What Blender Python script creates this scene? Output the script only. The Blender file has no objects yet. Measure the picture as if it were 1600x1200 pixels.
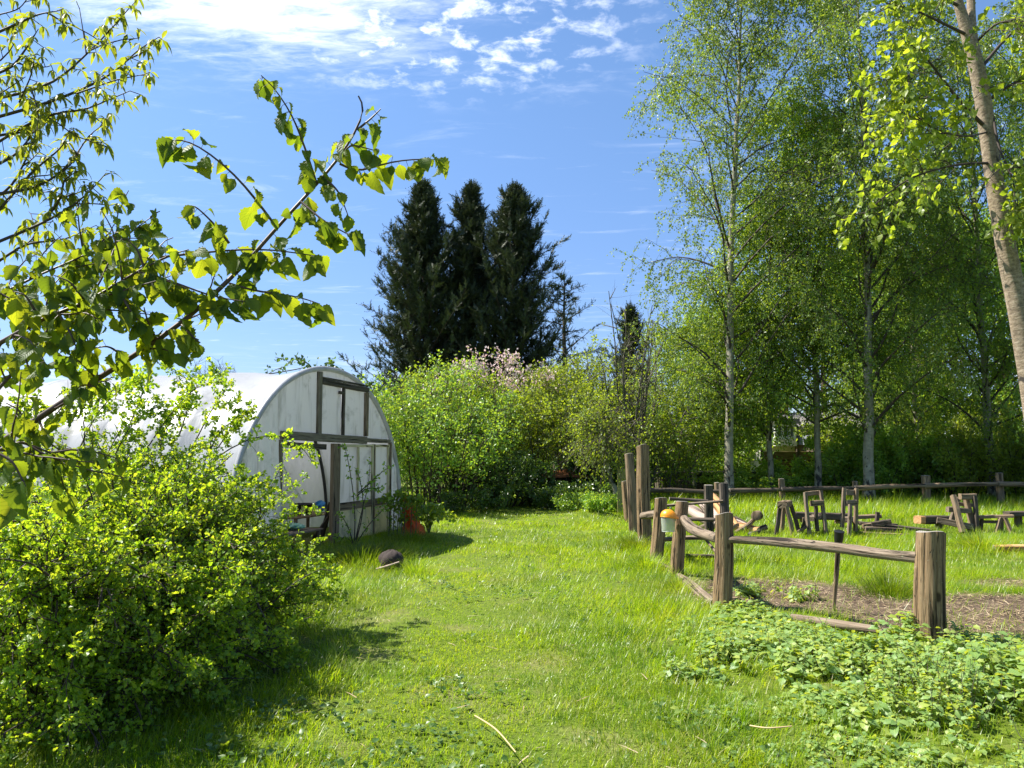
import bpy, math
import numpy as np
from mathutils import Vector, Matrix

scene = bpy.context.scene
COL = scene.collection
R = math.radians

# ------------------------------------------------------------------ camera, sky, sun, exposure
F_PX, PITCH, EYE = 1209.0, math.atan(100 / 1209.0), 1.6
cam_d = bpy.data.cameras.new("camera")
cam_d.sensor_width = 36.0
cam_d.lens = F_PX / 1600 * 36
cam_d.clip_start, cam_d.clip_end = 0.05, 2000
cam = bpy.data.objects.new("camera", cam_d)
cam.location = (0, 0, EYE)
cam.rotation_euler = (math.pi / 2 + PITCH, 0, 0)
COL.objects.link(cam)
scene.camera = cam

SUN_AZ, SUN_EL = R(-75), R(53)          # azimuth from +Y, negative = to the left of the view
SUN_DIR = Vector((math.sin(SUN_AZ) * math.cos(SUN_EL), math.cos(SUN_AZ) * math.cos(SUN_EL), math.sin(SUN_EL)))
sun_d = bpy.data.lights.new("sun", 'SUN')
sun_d.energy = 4.3
sun_d.angle = R(0.53)
sun_d.color = (1.0, 0.95, 0.86)
sun = bpy.data.objects.new("sun", sun_d)
sun.rotation_euler = (-SUN_DIR).to_track_quat('-Z', 'Y').to_euler()
sun.location = (-20, 20, 40)
COL.objects.link(sun)

scene.view_settings.view_transform = 'Standard'
scene.view_settings.look = 'None'
scene.view_settings.exposure = 1.47
scene.view_settings.gamma = 1.0
scene.render.film_transparent = False
scene.cycles.max_bounces = 9
scene.cycles.diffuse_bounces = 5
scene.cycles.transmission_bounces = 6
scene.cycles.transparent_max_bounces = 8
scene.cycles.sample_clamp_indirect = 6.0

world = bpy.data.worlds.new("World")
scene.world = world
world.use_nodes = True


class NT:
    """tiny node builder"""
    def __init__(self, tree):
        self.t = tree
        tree.nodes.clear()

    def n(self, typ, ins=None, **kw):
        nd = self.t.nodes.new(typ)
        for k, v in kw.items():
            setattr(nd, k, v)
        for k, v in (ins or {}).items():
            s = nd.inputs[k]
            if hasattr(v, 'is_output'):
                self.t.links.new(v, s)
            elif hasattr(v, 'outputs'):
                self.t.links.new(v.outputs[0], s)
            else:
                if s.type == 'RGBA' and not isinstance(v, (int, float)) and len(v) == 3:
                    v = (*v, 1)
                s.default_value = v
        return nd

    def math(self, op, a, b=0.0, clamp=False):
        return self.n('ShaderNodeMath', {0: a, 1: b}, operation=op, use_clamp=clamp).outputs[0]

    def mix(self, f, a, b, blend='MIX'):
        nd = self.n('ShaderNodeMix', {0: f, 6: a, 7: b}, data_type='RGBA', blend_type=blend)
        return nd.outputs[2]

    def ramp(self, fac, stops, interp='LINEAR'):
        nd = self.n('ShaderNodeValToRGB', {0: fac})
        cr = nd.color_ramp
        cr.interpolation = interp
        while len(cr.elements) < len(stops):
            cr.elements.new(0.5)
        for e, (p, c) in zip(cr.elements, stops):
            e.position = p
            e.color = (c, c, c, 1) if isinstance(c, (int, float)) else (*c, 1)
        return nd.outputs[0]

    def noise(self, vec, scale, detail=3, rough=0.55, dist=0.0):
        return self.n('ShaderNodeTexNoise', {'Vector': vec, 'Scale': scale, 'Detail': detail, 'Roughness': rough, 'Distortion': dist}).outputs[0]

    def maprange(self, v, a, b, c=0.0, d=1.0, smooth=True):
        return self.n('ShaderNodeMapRange', {0: v, 1: a, 2: b, 3: c, 4: d}, interpolation_type='SMOOTHSTEP' if smooth else 'LINEAR').outputs[0]


def build_world():
    t = NT(world.node_tree)
    sky = t.n('ShaderNodeTexSky', sky_type='NISHITA')
    sky.sun_disc = False
    sky.sun_elevation = SUN_EL
    sky.sun_rotation = SUN_AZ
    sky.altitude = 50
    sky.air_density = 1.0
    sky.dust_density = 0.3
    sky.ozone_density = 2.0
    tc = t.n('ShaderNodeTexCoord')
    sep = t.n('ShaderNodeSeparateXYZ', {0: tc.outputs['Generated']})
    low = t.maprange(sep.outputs[2], 0.50, 0.0)
    tint = t.mix(low, (0.82, 0.96, 1.10, 1), (0.56, 0.63, 0.86, 1))
    blue = t.mix(1.0, sky.outputs[0], tint, 'MULTIPLY')
    zc = t.math('MAXIMUM', sep.outputs[2], 0.03)
    u = t.math('DIVIDE', sep.outputs[0], zc)
    v = t.math('DIVIDE', sep.outputs[1], zc)
    uv = t.n('ShaderNodeCombineXYZ', {0: u, 1: v, 2: 0.0}).outputs[0]

    def blob(cx, cy, rx, ry):
        a = t.math('DIVIDE', t.math('SUBTRACT', u, cx), rx)
        b = t.math('DIVIDE', t.math('SUBTRACT', v, cy), ry)
        d = t.math('SQRT', t.math('ADD', t.math('MULTIPLY', a, a), t.math('MULTIPLY', b, b)))
        return t.maprange(d, 1.0, 0.2)
    st = t.n('ShaderNodeMapping', {0: uv, 2: (0, 0, R(35)), 3: (1.0, 2.4, 1)}).outputs[0]
    wisp = t.noise(st, 2.2, 9, 0.62, 0.6)
    puff = t.noise(uv, 11.0, 6, 0.6, 0.2)
    big = t.noise(uv, 0.55, 2, 0.5)
    fine = t.noise(st, 9.0, 7, 0.65, 0.4)
    wf = t.math('ADD', t.math('MULTIPLY', wisp, 0.48), t.math('MULTIPLY', fine, 0.52))
    m1 = t.math('MULTIPLY', t.maprange(t.math('ADD', wf, t.math('MULTIPLY', blob(-0.58, 1.40, 0.75, 0.75), 0.26)), 0.47, 0.90), blob(-0.60, 1.52, 0.85, 0.80))
    m2 = t.math('MULTIPLY', t.maprange(puff, 0.47, 0.74), blob(-0.18, 1.70, 0.68, 0.58))
    m2b = t.math('MULTIPLY', t.maprange(puff, 0.60, 0.82), 0.30)
    m3 = t.math('MULTIPLY', t.maprange(wisp, 0.56, 0.85), t.math('MULTIPLY', t.maprange(big, 0.50, 0.72), 0.7))
    m3 = t.math('MULTIPLY', m3, t.maprange(v, 1.2, 0.2))          # wider cloud field overhead and behind
    m4 = t.math('MULTIPLY', t.maprange(wisp, 0.54, 0.80), 0.22)
    lowband = t.math('MULTIPLY', t.maprange(t.noise(uv, 0.9, 6, 0.6, 0.5), 0.5, 0.7), t.math('MULTIPLY', t.maprange(sep.outputs[2], 0.14, 0.04), 0.6))
    m = t.math('MAXIMUM', t.math('MAXIMUM', m1, m2), t.math('MAXIMUM', t.math('MAXIMUM', m3, m4), lowband), True)
    col = t.mix(m, blue, (9.0, 9.3, 9.9, 1))
    bg = t.n('ShaderNodeBackground', {0: col, 1: 0.071})
    t.n('ShaderNodeOutputWorld', {0: bg})


build_world()

# ------------------------------------------------------------------ pixel -> place helpers (photo is 1600 x 1200)
CP, SP = math.cos(PITCH), math.sin(PITCH)


def ray(px, py):
    dx, dy = (px - 800) / F_PX, -(py - 600) / F_PX
    return np.array([dx, CP - dy * SP, SP + dy * CP])


def at(px, py, Y):
    d = ray(px, py)
    return np.array([0, 0, EYE]) + d * (Y / d[1])


def gnd(px, py, z=0.0):
    d = ray(px, py)
    return np.array([0, 0, EYE]) + d * ((z - EYE) / d[2])


def proj(P):
    P = np.asarray(P, float)
    x, y, z = P[..., 0], P[..., 1], P[..., 2] - EYE
    d = y * CP + z * SP
    return np.stack([800 + F_PX * x / d, 600 - F_PX * (-y * SP + z * CP) / d], -1)


_ph = np.random.default_rng(5)
_K = [(_ph.normal(size=2) * s, _ph.uniform(0, 6.28), a) for s, a in ((0.25, 1), (0.5, .8), (0.9, .6), (1.8, .4), (3.2, .25)) for _ in range(3)]


def fnoise(x, y, sc=1.0, off=0.0):
    r = 0
    for k, p, a in _K:
        r = r + a * np.sin((x * k[0] + y * k[1]) * sc * 2 + p + off)
    return r / 4.0


def gh(x, y):
    x = np.asarray(x, float)
    y = np.asarray(y, float)
    near = np.exp(-((x / 40) ** 2 + (y / 40) ** 2))
    z = 0.03 * fnoise(x, y) * near
    z = z + 0.10 * np.exp(-(((x - 1.95) / 0.45) ** 2 + ((y - 12.6) / 2.2) ** 2))
    z = z + 0.16 * np.exp(-(((x - 1.9) / 0.9) ** 2 + ((y - 18.3) / 0.9) ** 2))
    return z


# ------------------------------------------------------------------ mesh helpers
class MB:
    def __init__(self):
        self.V, self.F, self.U, self.n = [], [], [], 0

    def add(self, V, faces, UV=None, mi=0):
        V = np.asarray(V, np.float32).reshape(-1, 3)
        for f in faces:
            f = np.asarray(f, np.int64)
            if f.size:
                self.F.append((f + self.n, mi))
        self.V.append(V)
        self.U.append(np.zeros((len(V), 2), np.float32) if UV is None else np.asarray(UV, np.float32).reshape(-1, 2))
        self.n += len(V)
        return self

    def build(self, name, mats, parent=None, smooth=False, bevel=0.0, loc=None):
        if not isinstance(mats, (list, tuple)):
            mats = [mats]
        V = np.concatenate(self.V)
        U = np.concatenate(self.U)
        off = np.zeros(3)
        if loc is not None:
            off = np.asarray(loc, float)
            V = V - off.astype(np.float32)
        me = bpy.data.meshes.new(name)
        me.vertices.add(len(V))
        me.vertices.foreach_set('co', V.ravel())
        lv = np.concatenate([f.ravel() for f, _ in self.F]).astype(np.int32)
        tot = np.concatenate([np.full(len(f), f.shape[1]) for f, _ in self.F])
        mi = np.concatenate([np.full(len(f), m) for f, m in self.F]).astype(np.int32)
        st = np.concatenate([[0], np.cumsum(tot)[:-1]]).astype(np.int32)
        me.loops.add(len(lv))
        me.loops.foreach_set('vertex_index', lv)
        me.polygons.add(len(tot))
        me.polygons.foreach_set('loop_start', st)
        me.polygons.foreach_set('material_index', mi)
        me.polygons.foreach_set('use_smooth', np.full(len(tot), smooth, bool))
        uvl = me.uv_layers.new(name='UVMap')
        uvl.data.foreach_set('uv', U[lv].ravel())
        for m in mats:
            me.materials.append(m)
        me.update(calc_edges=True)
        o = bpy.data.objects.new(name, me)
        COL.objects.link(o)
        o.location = off
        if parent is not None:
            o.parent = parent
        if bevel:
            b = o.modifiers.new('bevel', 'BEVEL')
            b.width = bevel
            b.segments = 2
            b.limit_method = 'ANGLE'
        return o


def tag(o, label, cat, group=None, kind=None):
    if label:
        o['label'] = label
    if cat:
        o['category'] = cat
    if group:
        o['group'] = group
    if kind:
        o['kind'] = kind
    return o


def thing(name, label, cat, loc=(0, 0, 0), group=None):
    o = bpy.data.objects.new(name, None)
    o.empty_display_size = 0.2
    COL.objects.link(o)
    o.location = [float(v) for v in loc]
    return tag(o, label, cat, group)


def local(parent):
    """origin of a thing, so its parts can be built at world points"""
    return np.array(parent.location)


def dup(root, loc, rotz=0.0, scale=None, label=None, group=None):
    r = root.copy()
    COL.objects.link(r)
    r.location = [float(v) for v in loc]
    r.rotation_euler = (0, 0, rotz)
    if scale is not None:
        r.scale = scale if hasattr(scale, '__len__') else (scale,) * 3
    if label:
        r['label'] = label
    if group:
        r['group'] = group
    for ch in list(root.children):
        c = ch.copy()
        COL.objects.link(c)
        c.parent = r
        for g in list(ch.children):
            d = g.copy()
            COL.objects.link(d)
            d.parent = c
    return r


def nrm(a):
    return a / np.maximum(np.linalg.norm(a, axis=-1, keepdims=True), 1e-9)


def perp(T):
    ref = np.where(np.abs(T[..., 2:3]) > 0.9, np.array([1., 0, 0]), np.array([0, 0, 1.]))
    N = nrm(np.cross(ref, T))
    return N, np.cross(T, N)


def tubes(mb, P, Rr, k=4, mi=0):
    """many thin branches at once: P (m,n,3), Rr (m,n)"""
    if len(P) == 0:
        return
    m, n, _ = P.shape
    T = nrm(np.gradient(P, axis=1))
    ref = np.where(np.abs(nrm(P[:, -1] - P[:, 0])[:, None, 2:3]) > 0.8, np.array([1., 0.1, 0]), np.array([0.1, 0, 1.]))
    N = nrm(np.cross(np.broadcast_to(ref, T.shape), T))
    B = np.cross(T, N)
    a = np.linspace(0, 2 * np.pi, k, endpoint=False)
    V = P[:, :, None] + Rr[:, :, None, None] * (np.cos(a)[None, None, :, None] * N[:, :, None] + np.sin(a)[None, None, :, None] * B[:, :, None])
    L = np.concatenate([np.zeros((m, 1)), np.cumsum(np.linalg.norm(np.diff(P, axis=1), axis=-1), 1)], 1)
    U = np.stack([np.broadcast_to(a / 6.28 * 0.1, (m, n, k)), np.broadcast_to(L[:, :, None], (m, n, k))], -1)
    i = np.arange(n - 1)[:, None]
    j = np.arange(k)[None]
    q = np.stack([i * k + j, i * k + (j + 1) % k, (i + 1) * k + (j + 1) % k, (i + 1) * k + j], -1).reshape(-1, 4)
    Fq = (q[None] + (np.arange(m) * n * k)[:, None, None]).reshape(-1, 4)
    mb.add(V, [Fq], U, mi)


def log(mb, pts, rad, k=16, seed=0, grain=0.03, lump=0.05, caps=True, mi=0, cmi=None, prof=None, sub=6, crack=0.0, captilt=0.0):
    """one timber: swept irregular section with grooves, lumps and end grain"""
    rng = np.random.default_rng(seed)
    pts = np.asarray(pts, float)
    if np.ndim(rad) == 0:
        rad = np.full(len(pts), rad)
    rad = np.asarray(rad, float)
    t0 = np.linspace(0, 1, len(pts))
    n = (len(pts) - 1) * sub + 1
    t = np.linspace(0, 1, n)
    if len(pts) > 2:                                   # smooth path
        P = np.stack([np.interp(t, t0, pts[:, i]) for i in range(3)], -1)
        for _ in range(sub):
            P[1:-1] = 0.25 * P[:-2] + 0.5 * P[1:-1] + 0.25 * P[2:]
    else:
        P = np.stack([np.interp(t, t0, pts[:, i]) for i in range(3)], -1)
    r = np.interp(t, t0, rad)
    T = nrm(np.gradient(P, axis=0))
    N = np.zeros_like(T)
    N[0] = perp(T[0])[0]
    for i in range(1, n):
        v = N[i - 1] - T[i] * np.dot(N[i - 1], T[i])
        N[i] = v / np.linalg.norm(v)
    B = np.cross(T, N)
    a = np.linspace(0, 2 * np.pi, k + 1)
    a[-1] = 2 * np.pi
    L = np.concatenate([[0], np.cumsum(np.linalg.norm(np.diff(P, axis=0), axis=1))])
    disp = np.zeros((n, k + 1))
    for _ in range(5):
        f = rng.integers(1, 5)
        disp += lump / 3 * np.sin(f * a[None] + rng.uniform(0, 6.28) + L[:, None] * rng.normal() * 5)
    for _ in range(6):
        f = rng.integers(5, max(6, k // 2))
        disp += grain / 3 * np.sin(f * a[None] + rng.uniform(0, 6.28) + L[:, None] * rng.normal() * 0.8)
    if crack:
        for _ in range(3):
            ac = rng.uniform(0, 6.28)
            d = np.abs((a[None] - ac - 0.15 * np.sin(L[:, None] * 3 + ac) + np.pi) % (2 * np.pi) - np.pi)
            disp -= crack * np.exp(-(d / 0.10) ** 2)
    cx, cy = np.cos(a), np.sin(a)
    if prof == 'rect':
        s = 1 / np.maximum(np.abs(cx), np.abs(cy))
        s = np.minimum(s, 1.30)
        cx, cy = cx * s, cy * s
    elif prof is not None:                              # (w, h) half sizes ratio
        s = np.minimum(1 / np.maximum(np.abs(cx), np.abs(cy)), 1.30)
        cx, cy = cx * s * prof[0], cy * s * prof[1]
    rr = r[:, None] * (1 + disp)
    V = P[:, None] + rr[..., None] * (cx[None, :, None] * N[:, None] + cy[None, :, None] * B[:, None])
    if captilt:
        V[-1] += T[-1] * (captilt * (np.cos(a) * 0.6 + 0.4 * np.sin(2 * a + 1)))[:, None]
    rm = r.mean()
    U = np.stack(np.broadcast_arrays(a[None] * rm + rng.uniform(0, 3), L[:, None] + rng.uniform(0, 9)), -1)
    kk = k + 1
    i = np.arange(n - 1)[:, None]
    j = np.arange(k)[None]
    q = np.stack([i * kk + j, i * kk + j + 1, (i + 1) * kk + j + 1, (i + 1) * kk + j], -1).reshape(-1, 4)
    mb.add(V, [q], U, mi)
    if caps:
        for e, sgn in ((0, -1), (n - 1, 1)):
            ring = V[e]
            inner = P[e] + (ring - P[e]) * 0.86 + T[e] * sgn * r[e] * 0.06
            c = inner.mean(0) + T[e] * sgn * r[e] * 0.02
            VV = np.concatenate([ring, inner, c[None]])
            lo = (VV - P[e])
            UU = np.stack([lo @ N[e], lo @ B[e]], -1)
            j = np.arange(k)
            fq = np.stack([j, j + 1, kk + j + 1, kk + j], -1)
            ft = np.stack([kk + j, kk + j + 1, np.full(k, 2 * kk)], -1)
            if sgn < 0:
                fq, ft = fq[:, ::-1], ft[:, ::-1]
            mb.add(VV, [fq, ft], UU, mi if cmi is None else cmi)
    return mb


def plank(mb, a, b, w, h, seed=0, up=(0, 0, 1), mi=0, rough=0.004, n=6):
    """a sawn board from a to b, w wide, h thick (along up), slightly uneven"""
    rng = np.random.default_rng(seed + 77)
    a, b = np.asarray(a, float), np.asarray(b, float)
    T = nrm(b - a)
    up = np.asarray(up, float)
    S = np.cross(up, T)
    if np.linalg.norm(S) < 1e-3:
        S = np.cross(np.array([1., 0.2, 0]), T)
    S = nrm(S)
    Upv = np.cross(T, S)
    c = min(w, h) * 0.12
    hw, hh = w / 2, h / 2
    sec = np.array([(-hw + c, -hh), (hw - c, -hh), (hw, -hh + c), (hw, hh - c), (hw - c, hh), (-hw + c, hh), (-hw, hh - c), (-hw, -hh + c)])
    t = np.linspace(0, 1, n)
    P = a + (b - a) * t[:, None]
    P = P + (np.cumsum(rng.normal(size=(n, 1)), 0) * rough * 0.6) * S + rng.normal(size=(n, 1)) * rough * 0.4 * Upv
    sc = sec[None] * (1 + rng.normal(size=(n, 8, 1)) * rough * 1.5)
    V = P[:, None] + sc[..., :1] * S + sc[..., 1:] * Upv
    L = t * np.linalg.norm(b - a) + rng.uniform(0, 5)
    per = np.array([0, w, w + c, w + h, w + h + c, 2 * w + h, 2 * w + h + c, 2 * w + 2 * h])
    U = np.stack(np.broadcast_arrays(per[None], L[:, None]), -1)
    i = np.arange(n - 1)[:, None]
    j = np.arange(8)[None]
    q = np.stack([i * 8 + j, i * 8 + (j + 1) % 8, (i + 1) * 8 + (j + 1) % 8, (i + 1) * 8 + j], -1).reshape(-1, 4)
    e0 = np.arange(8)[None, ::-1]
    e1 = np.arange(8)[None] + (n - 1) * 8
    mb.add(V, [q, e0, e1], U, mi)
    return mb


def box(mb, lo, hi, mi=0):
    lo, hi = np.asarray(lo, float), np.asarray(hi, float)
    V = np.array([[(lo, hi)[i][0], (lo, hi)[j][1], (lo, hi)[k][2]] for i in (0, 1) for j in (0, 1) for k in (0, 1)])
    Fq = [[0, 1, 3, 2], [4, 6, 7, 5], [0, 4, 5, 1], [2, 3, 7, 6], [0, 2, 6, 4], [1, 5, 7, 3]]
    U = V[:, [0, 2]] + V[:, [1, 1]] * 0.5
    return mb.add(V, [np.array(Fq)], U, mi)


# ------------------------------------------------------------------ materials
def new_mat(name):
    m = bpy.data.materials.new(name)
    m.use_nodes = True
    return m, NT(m.node_tree)


def leaf_mat(name, cols, tcols, trans=0.45, rough=0.45, veins=False, spec=0.4, clump=0.0, gain=1.0):
    m, t = new_mat(name)
    cols = [tuple(x * gain for x in c) for c in cols]
    tcols = [tuple(min(0.85, x * gain) for x in c) for c in tcols]
    geo = t.n('ShaderNodeNewGeometry')
    rnd = geo.outputs['Random Per Island']
    k = len(cols)
    c = t.ramp(rnd, [(i / max(1, k - 1), x) for i, x in enumerate(cols)])
    tc = t.ramp(rnd, [(i / max(1, len(tcols) - 1), x) for i, x in enumerate(tcols)])
    ins = {'Roughness': rough, 'Specular IOR Level': spec}
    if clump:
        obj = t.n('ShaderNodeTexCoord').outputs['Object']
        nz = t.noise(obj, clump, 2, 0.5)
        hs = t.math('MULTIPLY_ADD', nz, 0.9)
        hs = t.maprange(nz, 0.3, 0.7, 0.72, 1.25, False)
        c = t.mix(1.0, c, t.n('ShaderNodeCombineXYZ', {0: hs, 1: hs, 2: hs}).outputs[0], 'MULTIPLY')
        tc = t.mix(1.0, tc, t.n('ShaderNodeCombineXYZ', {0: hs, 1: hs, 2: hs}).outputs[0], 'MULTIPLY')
    if veins:
        uv = t.n('ShaderNodeUVMap').outputs[0]
        s = t.n('ShaderNodeSeparateXYZ', {0: uv})
        au = t.math('ABSOLUTE', t.math('SUBTRACT', s.outputs[0], 0.5))
        vv = t.math('SUBTRACT', s.outputs[1], t.math('MULTIPLY', au, 0.75))
        w = t.math('ABSOLUTE', t.math('SUBTRACT', t.math('FRACT', t.math('MULTIPLY', vv, 8.0)), 0.5))
        line = t.maprange(w, 0.10, 0.0)
        rib = t.maprange(au, 0.03, 0.0)
        ln = t.math('MAXIMUM', line, rib, True)
        c = t.mix(t.math('MULTIPLY', ln, 0.5), c, tuple(min(1, x * 1.7) for x in cols[-1]) + (1,))
        tc = t.mix(t.math('MULTIPLY', ln, 0.55), tc, tuple(x * 0.45 for x in tcols[0]) + (1,))
        bmp = t.n('ShaderNodeBump', {'Strength': 0.18, 'Distance': 0.004, 'Height': t.math('SINE', t.math('MULTIPLY', vv, 50.3))})
        ins['Normal'] = bmp
    p = t.n('ShaderNodeBsdfPrincipled', {'Base Color': c, **ins})
    tr = t.n('ShaderNodeBsdfTranslucent', {0: tc})
    mx = t.n('ShaderNodeMixShader', {0: trans, 1: p, 2: tr})
    t.n('ShaderNodeOutputMaterial', {0: mx})
    return m


def wood_mat(name, c0, c1, c2, fine=70.0, along=2.5, bump=0.6, rough=0.85, stain=None, lichen=False):
    m, t = new_mat(name)
    uv = t.n('ShaderNodeUVMap').outputs[0]
    mp = t.n('ShaderNodeMapping', {0: uv, 3: (fine, along, 1)}).outputs[0]
    g = t.noise(mp, 1.0, 6, 0.65, 0.3)
    mp2 = t.n('ShaderNodeMapping', {0: uv, 3: (fine * 0.28, along * 0.5, 1)}).outputs[0]
    g2 = t.noise(mp2, 1.0, 4, 0.6, 0.5)
    blot = t.noise(uv, 6.0, 4, 0.6)
    c = t.ramp(g, [(0.28, c0), (0.5, c1), (0.75, c2)])
    dark = tuple(x * 0.28 for x in c0)
    c = t.mix(t.maprange(g2, 0.46, 0.36), c, dark + (1,))
    c = t.mix(t.math('MULTIPLY', t.maprange(blot, 0.5, 0.75), 0.55), c, (stain or tuple(x * 0.6 for x in c1)) + (1,))
    if lichen:
        vo = t.n('ShaderNodeTexVoronoi', {'Vector': t.n('ShaderNodeMapping', {0: uv, 3: (6, 3.2, 1)}).outputs[0], 'Scale': 1.0, 'Randomness': 1.0})
        c = t.mix(t.math('MULTIPLY', t.maprange(vo.outputs['Distance'], 0.17, 0.08), 0.9), c, dark + (1,))
        li = t.noise(uv, 30.0, 5, 0.7)
        c = t.mix(t.math('MULTIPLY', t.maprange(li, 0.60, 0.70), t.maprange(blot, 0.42, 0.60)), c, (0.33, 0.33, 0.22, 1))
        ck = t.noise(t.n('ShaderNodeMapping', {0: uv, 3: (26, 1.1, 1)}).outputs[0], 1.0, 3, 0.5, 0.6)
        c = t.mix(t.maprange(t.math('ABSOLUTE', t.math('SUBTRACT', ck, 0.5)), 0.012, 0.003), c, (0.012, 0.009, 0.007, 1))
    h = t.math('ADD', t.math('MULTIPLY', g, 0.5), t.math('MULTIPLY', t.maprange(g2, 0.36, 0.5), 0.8))
    bmp = t.n('ShaderNodeBump', {'Strength': bump, 'Distance': 0.012, 'Height': h})
    p = t.n('ShaderNodeBsdfPrincipled', {'Base Color': c, 'Roughness': rough, 'Specular IOR Level': 0.25, 'Normal': bmp})
    t.n('ShaderNodeOutputMaterial', {0: p})
    return m


def endgrain_mat(name, c0, c1):
    m, t = new_mat(name)
    uv = t.n('ShaderNodeUVMap').outputs[0]
    ln = t.n('ShaderNodeVectorMath', {0: uv}, operation='LENGTH').outputs['Value']
    nz = t.noise(uv, 14, 4, 0.6)
    rings = t.math('SINE', t.math('ADD', t.math('MULTIPLY', ln, 420.0), t.math('MULTIPLY', nz, 9.0)))
    c = t.mix(t.maprange(rings, -0.5, 0.9), c0 + (1,), c1 + (1,))
    sp = t.n('ShaderNodeSeparateXYZ', {0: uv})
    angn = t.noise(t.n('ShaderNodeCombineXYZ', {0: t.math('MULTIPLY', t.math('ARCTAN2', sp.outputs[0], sp.outputs[1]), 2.2), 1: 0.0, 2: 0.0}).outputs[0], 1.6, 3, 0.6)
    c = t.mix(t.maprange(angn, 0.40, 0.34), c, tuple(x * 0.3 for x in c0) + (1,))
    p = t.n('ShaderNodeBsdfPrincipled', {'Base Color': c, 'Roughness': 0.9, 'Normal': t.n('ShaderNodeBump', {'Strength': 0.5, 'Distance': 0.006, 'Height': nz})})
    t.n('ShaderNodeOutputMaterial', {0: p})
    return m


def birch_mat():
    m, t = new_mat('birch_bark')
    uv = t.n('ShaderNodeUVMap').outputs[0]
    obj = t.n('ShaderNodeTexCoord').outputs['Object']
    z = t.n('ShaderNodeSeparateXYZ', {0: obj}).outputs[2]
    a = t.noise(t.n('ShaderNodeMapping', {0: uv, 3: (5, 26, 1)}).outputs[0], 1.0, 4, 0.6)
    b = t.noise(t.n('ShaderNodeMapping', {0: uv, 3: (9, 3.4, 1)}).outputs[0], 1.0, 5, 0.65, 0.4)
    c = t.ramp(t.noise(uv, 5, 4, 0.6), [(0.3, (0.17, 0.15, 0.10)), (0.6, (0.31, 0.285, 0.21)), (0.8, (0.42, 0.395, 0.32))])
    c = t.mix(t.math('MULTIPLY', t.maprange(a, 0.60, 0.68), 0.8), c, (0.06, 0.05, 0.04, 1))
    thr = t.maprange(z, 0.0, 2.6, 0.47, 0.66, False)
    d = t.math('SUBTRACT', b, thr)
    c = t.mix(t.maprange(d, -0.01, 0.05), c, (0.030, 0.025, 0.02, 1))
    c = t.mix(t.math('MULTIPLY', t.maprange(t.noise(obj, 1.2, 3, 0.6), 0.5, 0.7), 0.35), c, (0.16, 0.19, 0.08, 1))
    p = t.n('ShaderNodeBsdfPrincipled', {'Base Color': c, 'Roughness': 0.75, 'Normal': t.n('ShaderNodeBump', {'Strength': 0.4, 'Distance': 0.01, 'Height': t.math('SUBTRACT', 0.0, b)})})
    t.n('ShaderNodeOutputMaterial', {0: p})
    return m


def plain(name, col, rough=0.6, metal=0.0, var=0.25, scale=20.0, spec=0.4, bump=0.0):
    m, t = new_mat(name)
    obj = t.n('ShaderNodeTexCoord').outputs['Object']
    nz = t.noise(obj, scale, 5, 0.6)
    c = t.mix(nz, tuple(x * (1 - var) for x in col) + (1,), tuple(min(1, x * (1 + var)) for x in col) + (1,))
    ins = {'Base Color': c, 'Roughness': rough, 'Metallic': metal, 'Specular IOR Level': spec}
    if bump:
        ins['Normal'] = t.n('ShaderNodeBump', {'Strength': bump, 'Distance': 0.02, 'Height': nz})
    p = t.n('ShaderNodeBsdfPrincipled', ins)
    t.n('ShaderNodeOutputMaterial', {0: p})
    return m


def poly_mat(name, dirt=0.3, trans=0.5, tint=(0.80, 0.82, 0.83), hoops=False):
    m, t = new_mat(name)
    obj = t.n('ShaderNodeTexCoord').outputs['Object']
    st = t.n('ShaderNodeMapping', {0: obj, 3: (5, 5, 0.7)}).outputs[0]
    streak = t.noise(st, 1.0, 6, 0.65, 0.4)
    blot = t.noise(obj, 2.2, 6, 0.65)
    c = t.mix(t.math('MULTIPLY', t.maprange(streak, 0.48, 0.75), dirt), tint + (1,), (0.24, 0.25, 0.19, 1))
    c = t.mix(t.math('MULTIPLY', t.maprange(blot, 0.52, 0.75), dirt), c, (0.17, 0.19, 0.13, 1))
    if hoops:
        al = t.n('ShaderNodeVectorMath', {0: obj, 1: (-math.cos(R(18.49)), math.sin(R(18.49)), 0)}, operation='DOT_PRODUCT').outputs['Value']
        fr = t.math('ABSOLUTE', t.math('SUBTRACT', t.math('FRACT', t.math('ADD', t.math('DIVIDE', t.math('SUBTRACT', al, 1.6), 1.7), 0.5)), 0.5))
        ln = t.math('MULTIPLY', t.maprange(fr, 0.045, 0.0), t.maprange(t.noise(obj, 5, 4, 0.6), 0.3, 0.7, 0.15, 0.8))  # algae bands along the hoops, with the hoop-shadow lines painted in
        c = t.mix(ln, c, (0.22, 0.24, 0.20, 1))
    bmp = t.n('ShaderNodeBump', {'Strength': 0.25, 'Distance': 0.03, 'Height': t.noise(t.n('ShaderNodeMapping', {0: obj, 3: (6, 6, 1.0)}).outputs[0], 1.0, 3, 0.5, 0.8)})
    p = t.n('ShaderNodeBsdfPrincipled', {'Base Color': c, 'Roughness': 0.38, 'Specular IOR Level': 0.5, 'Normal': bmp})
    tr = t.n('ShaderNodeBsdfTranslucent', {0: c, 'Normal': bmp})
    mx = t.n('ShaderNodeMixShader', {0: trans, 1: p, 2: tr})
    t.n('ShaderNodeOutputMaterial', {0: mx})
    return m


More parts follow.
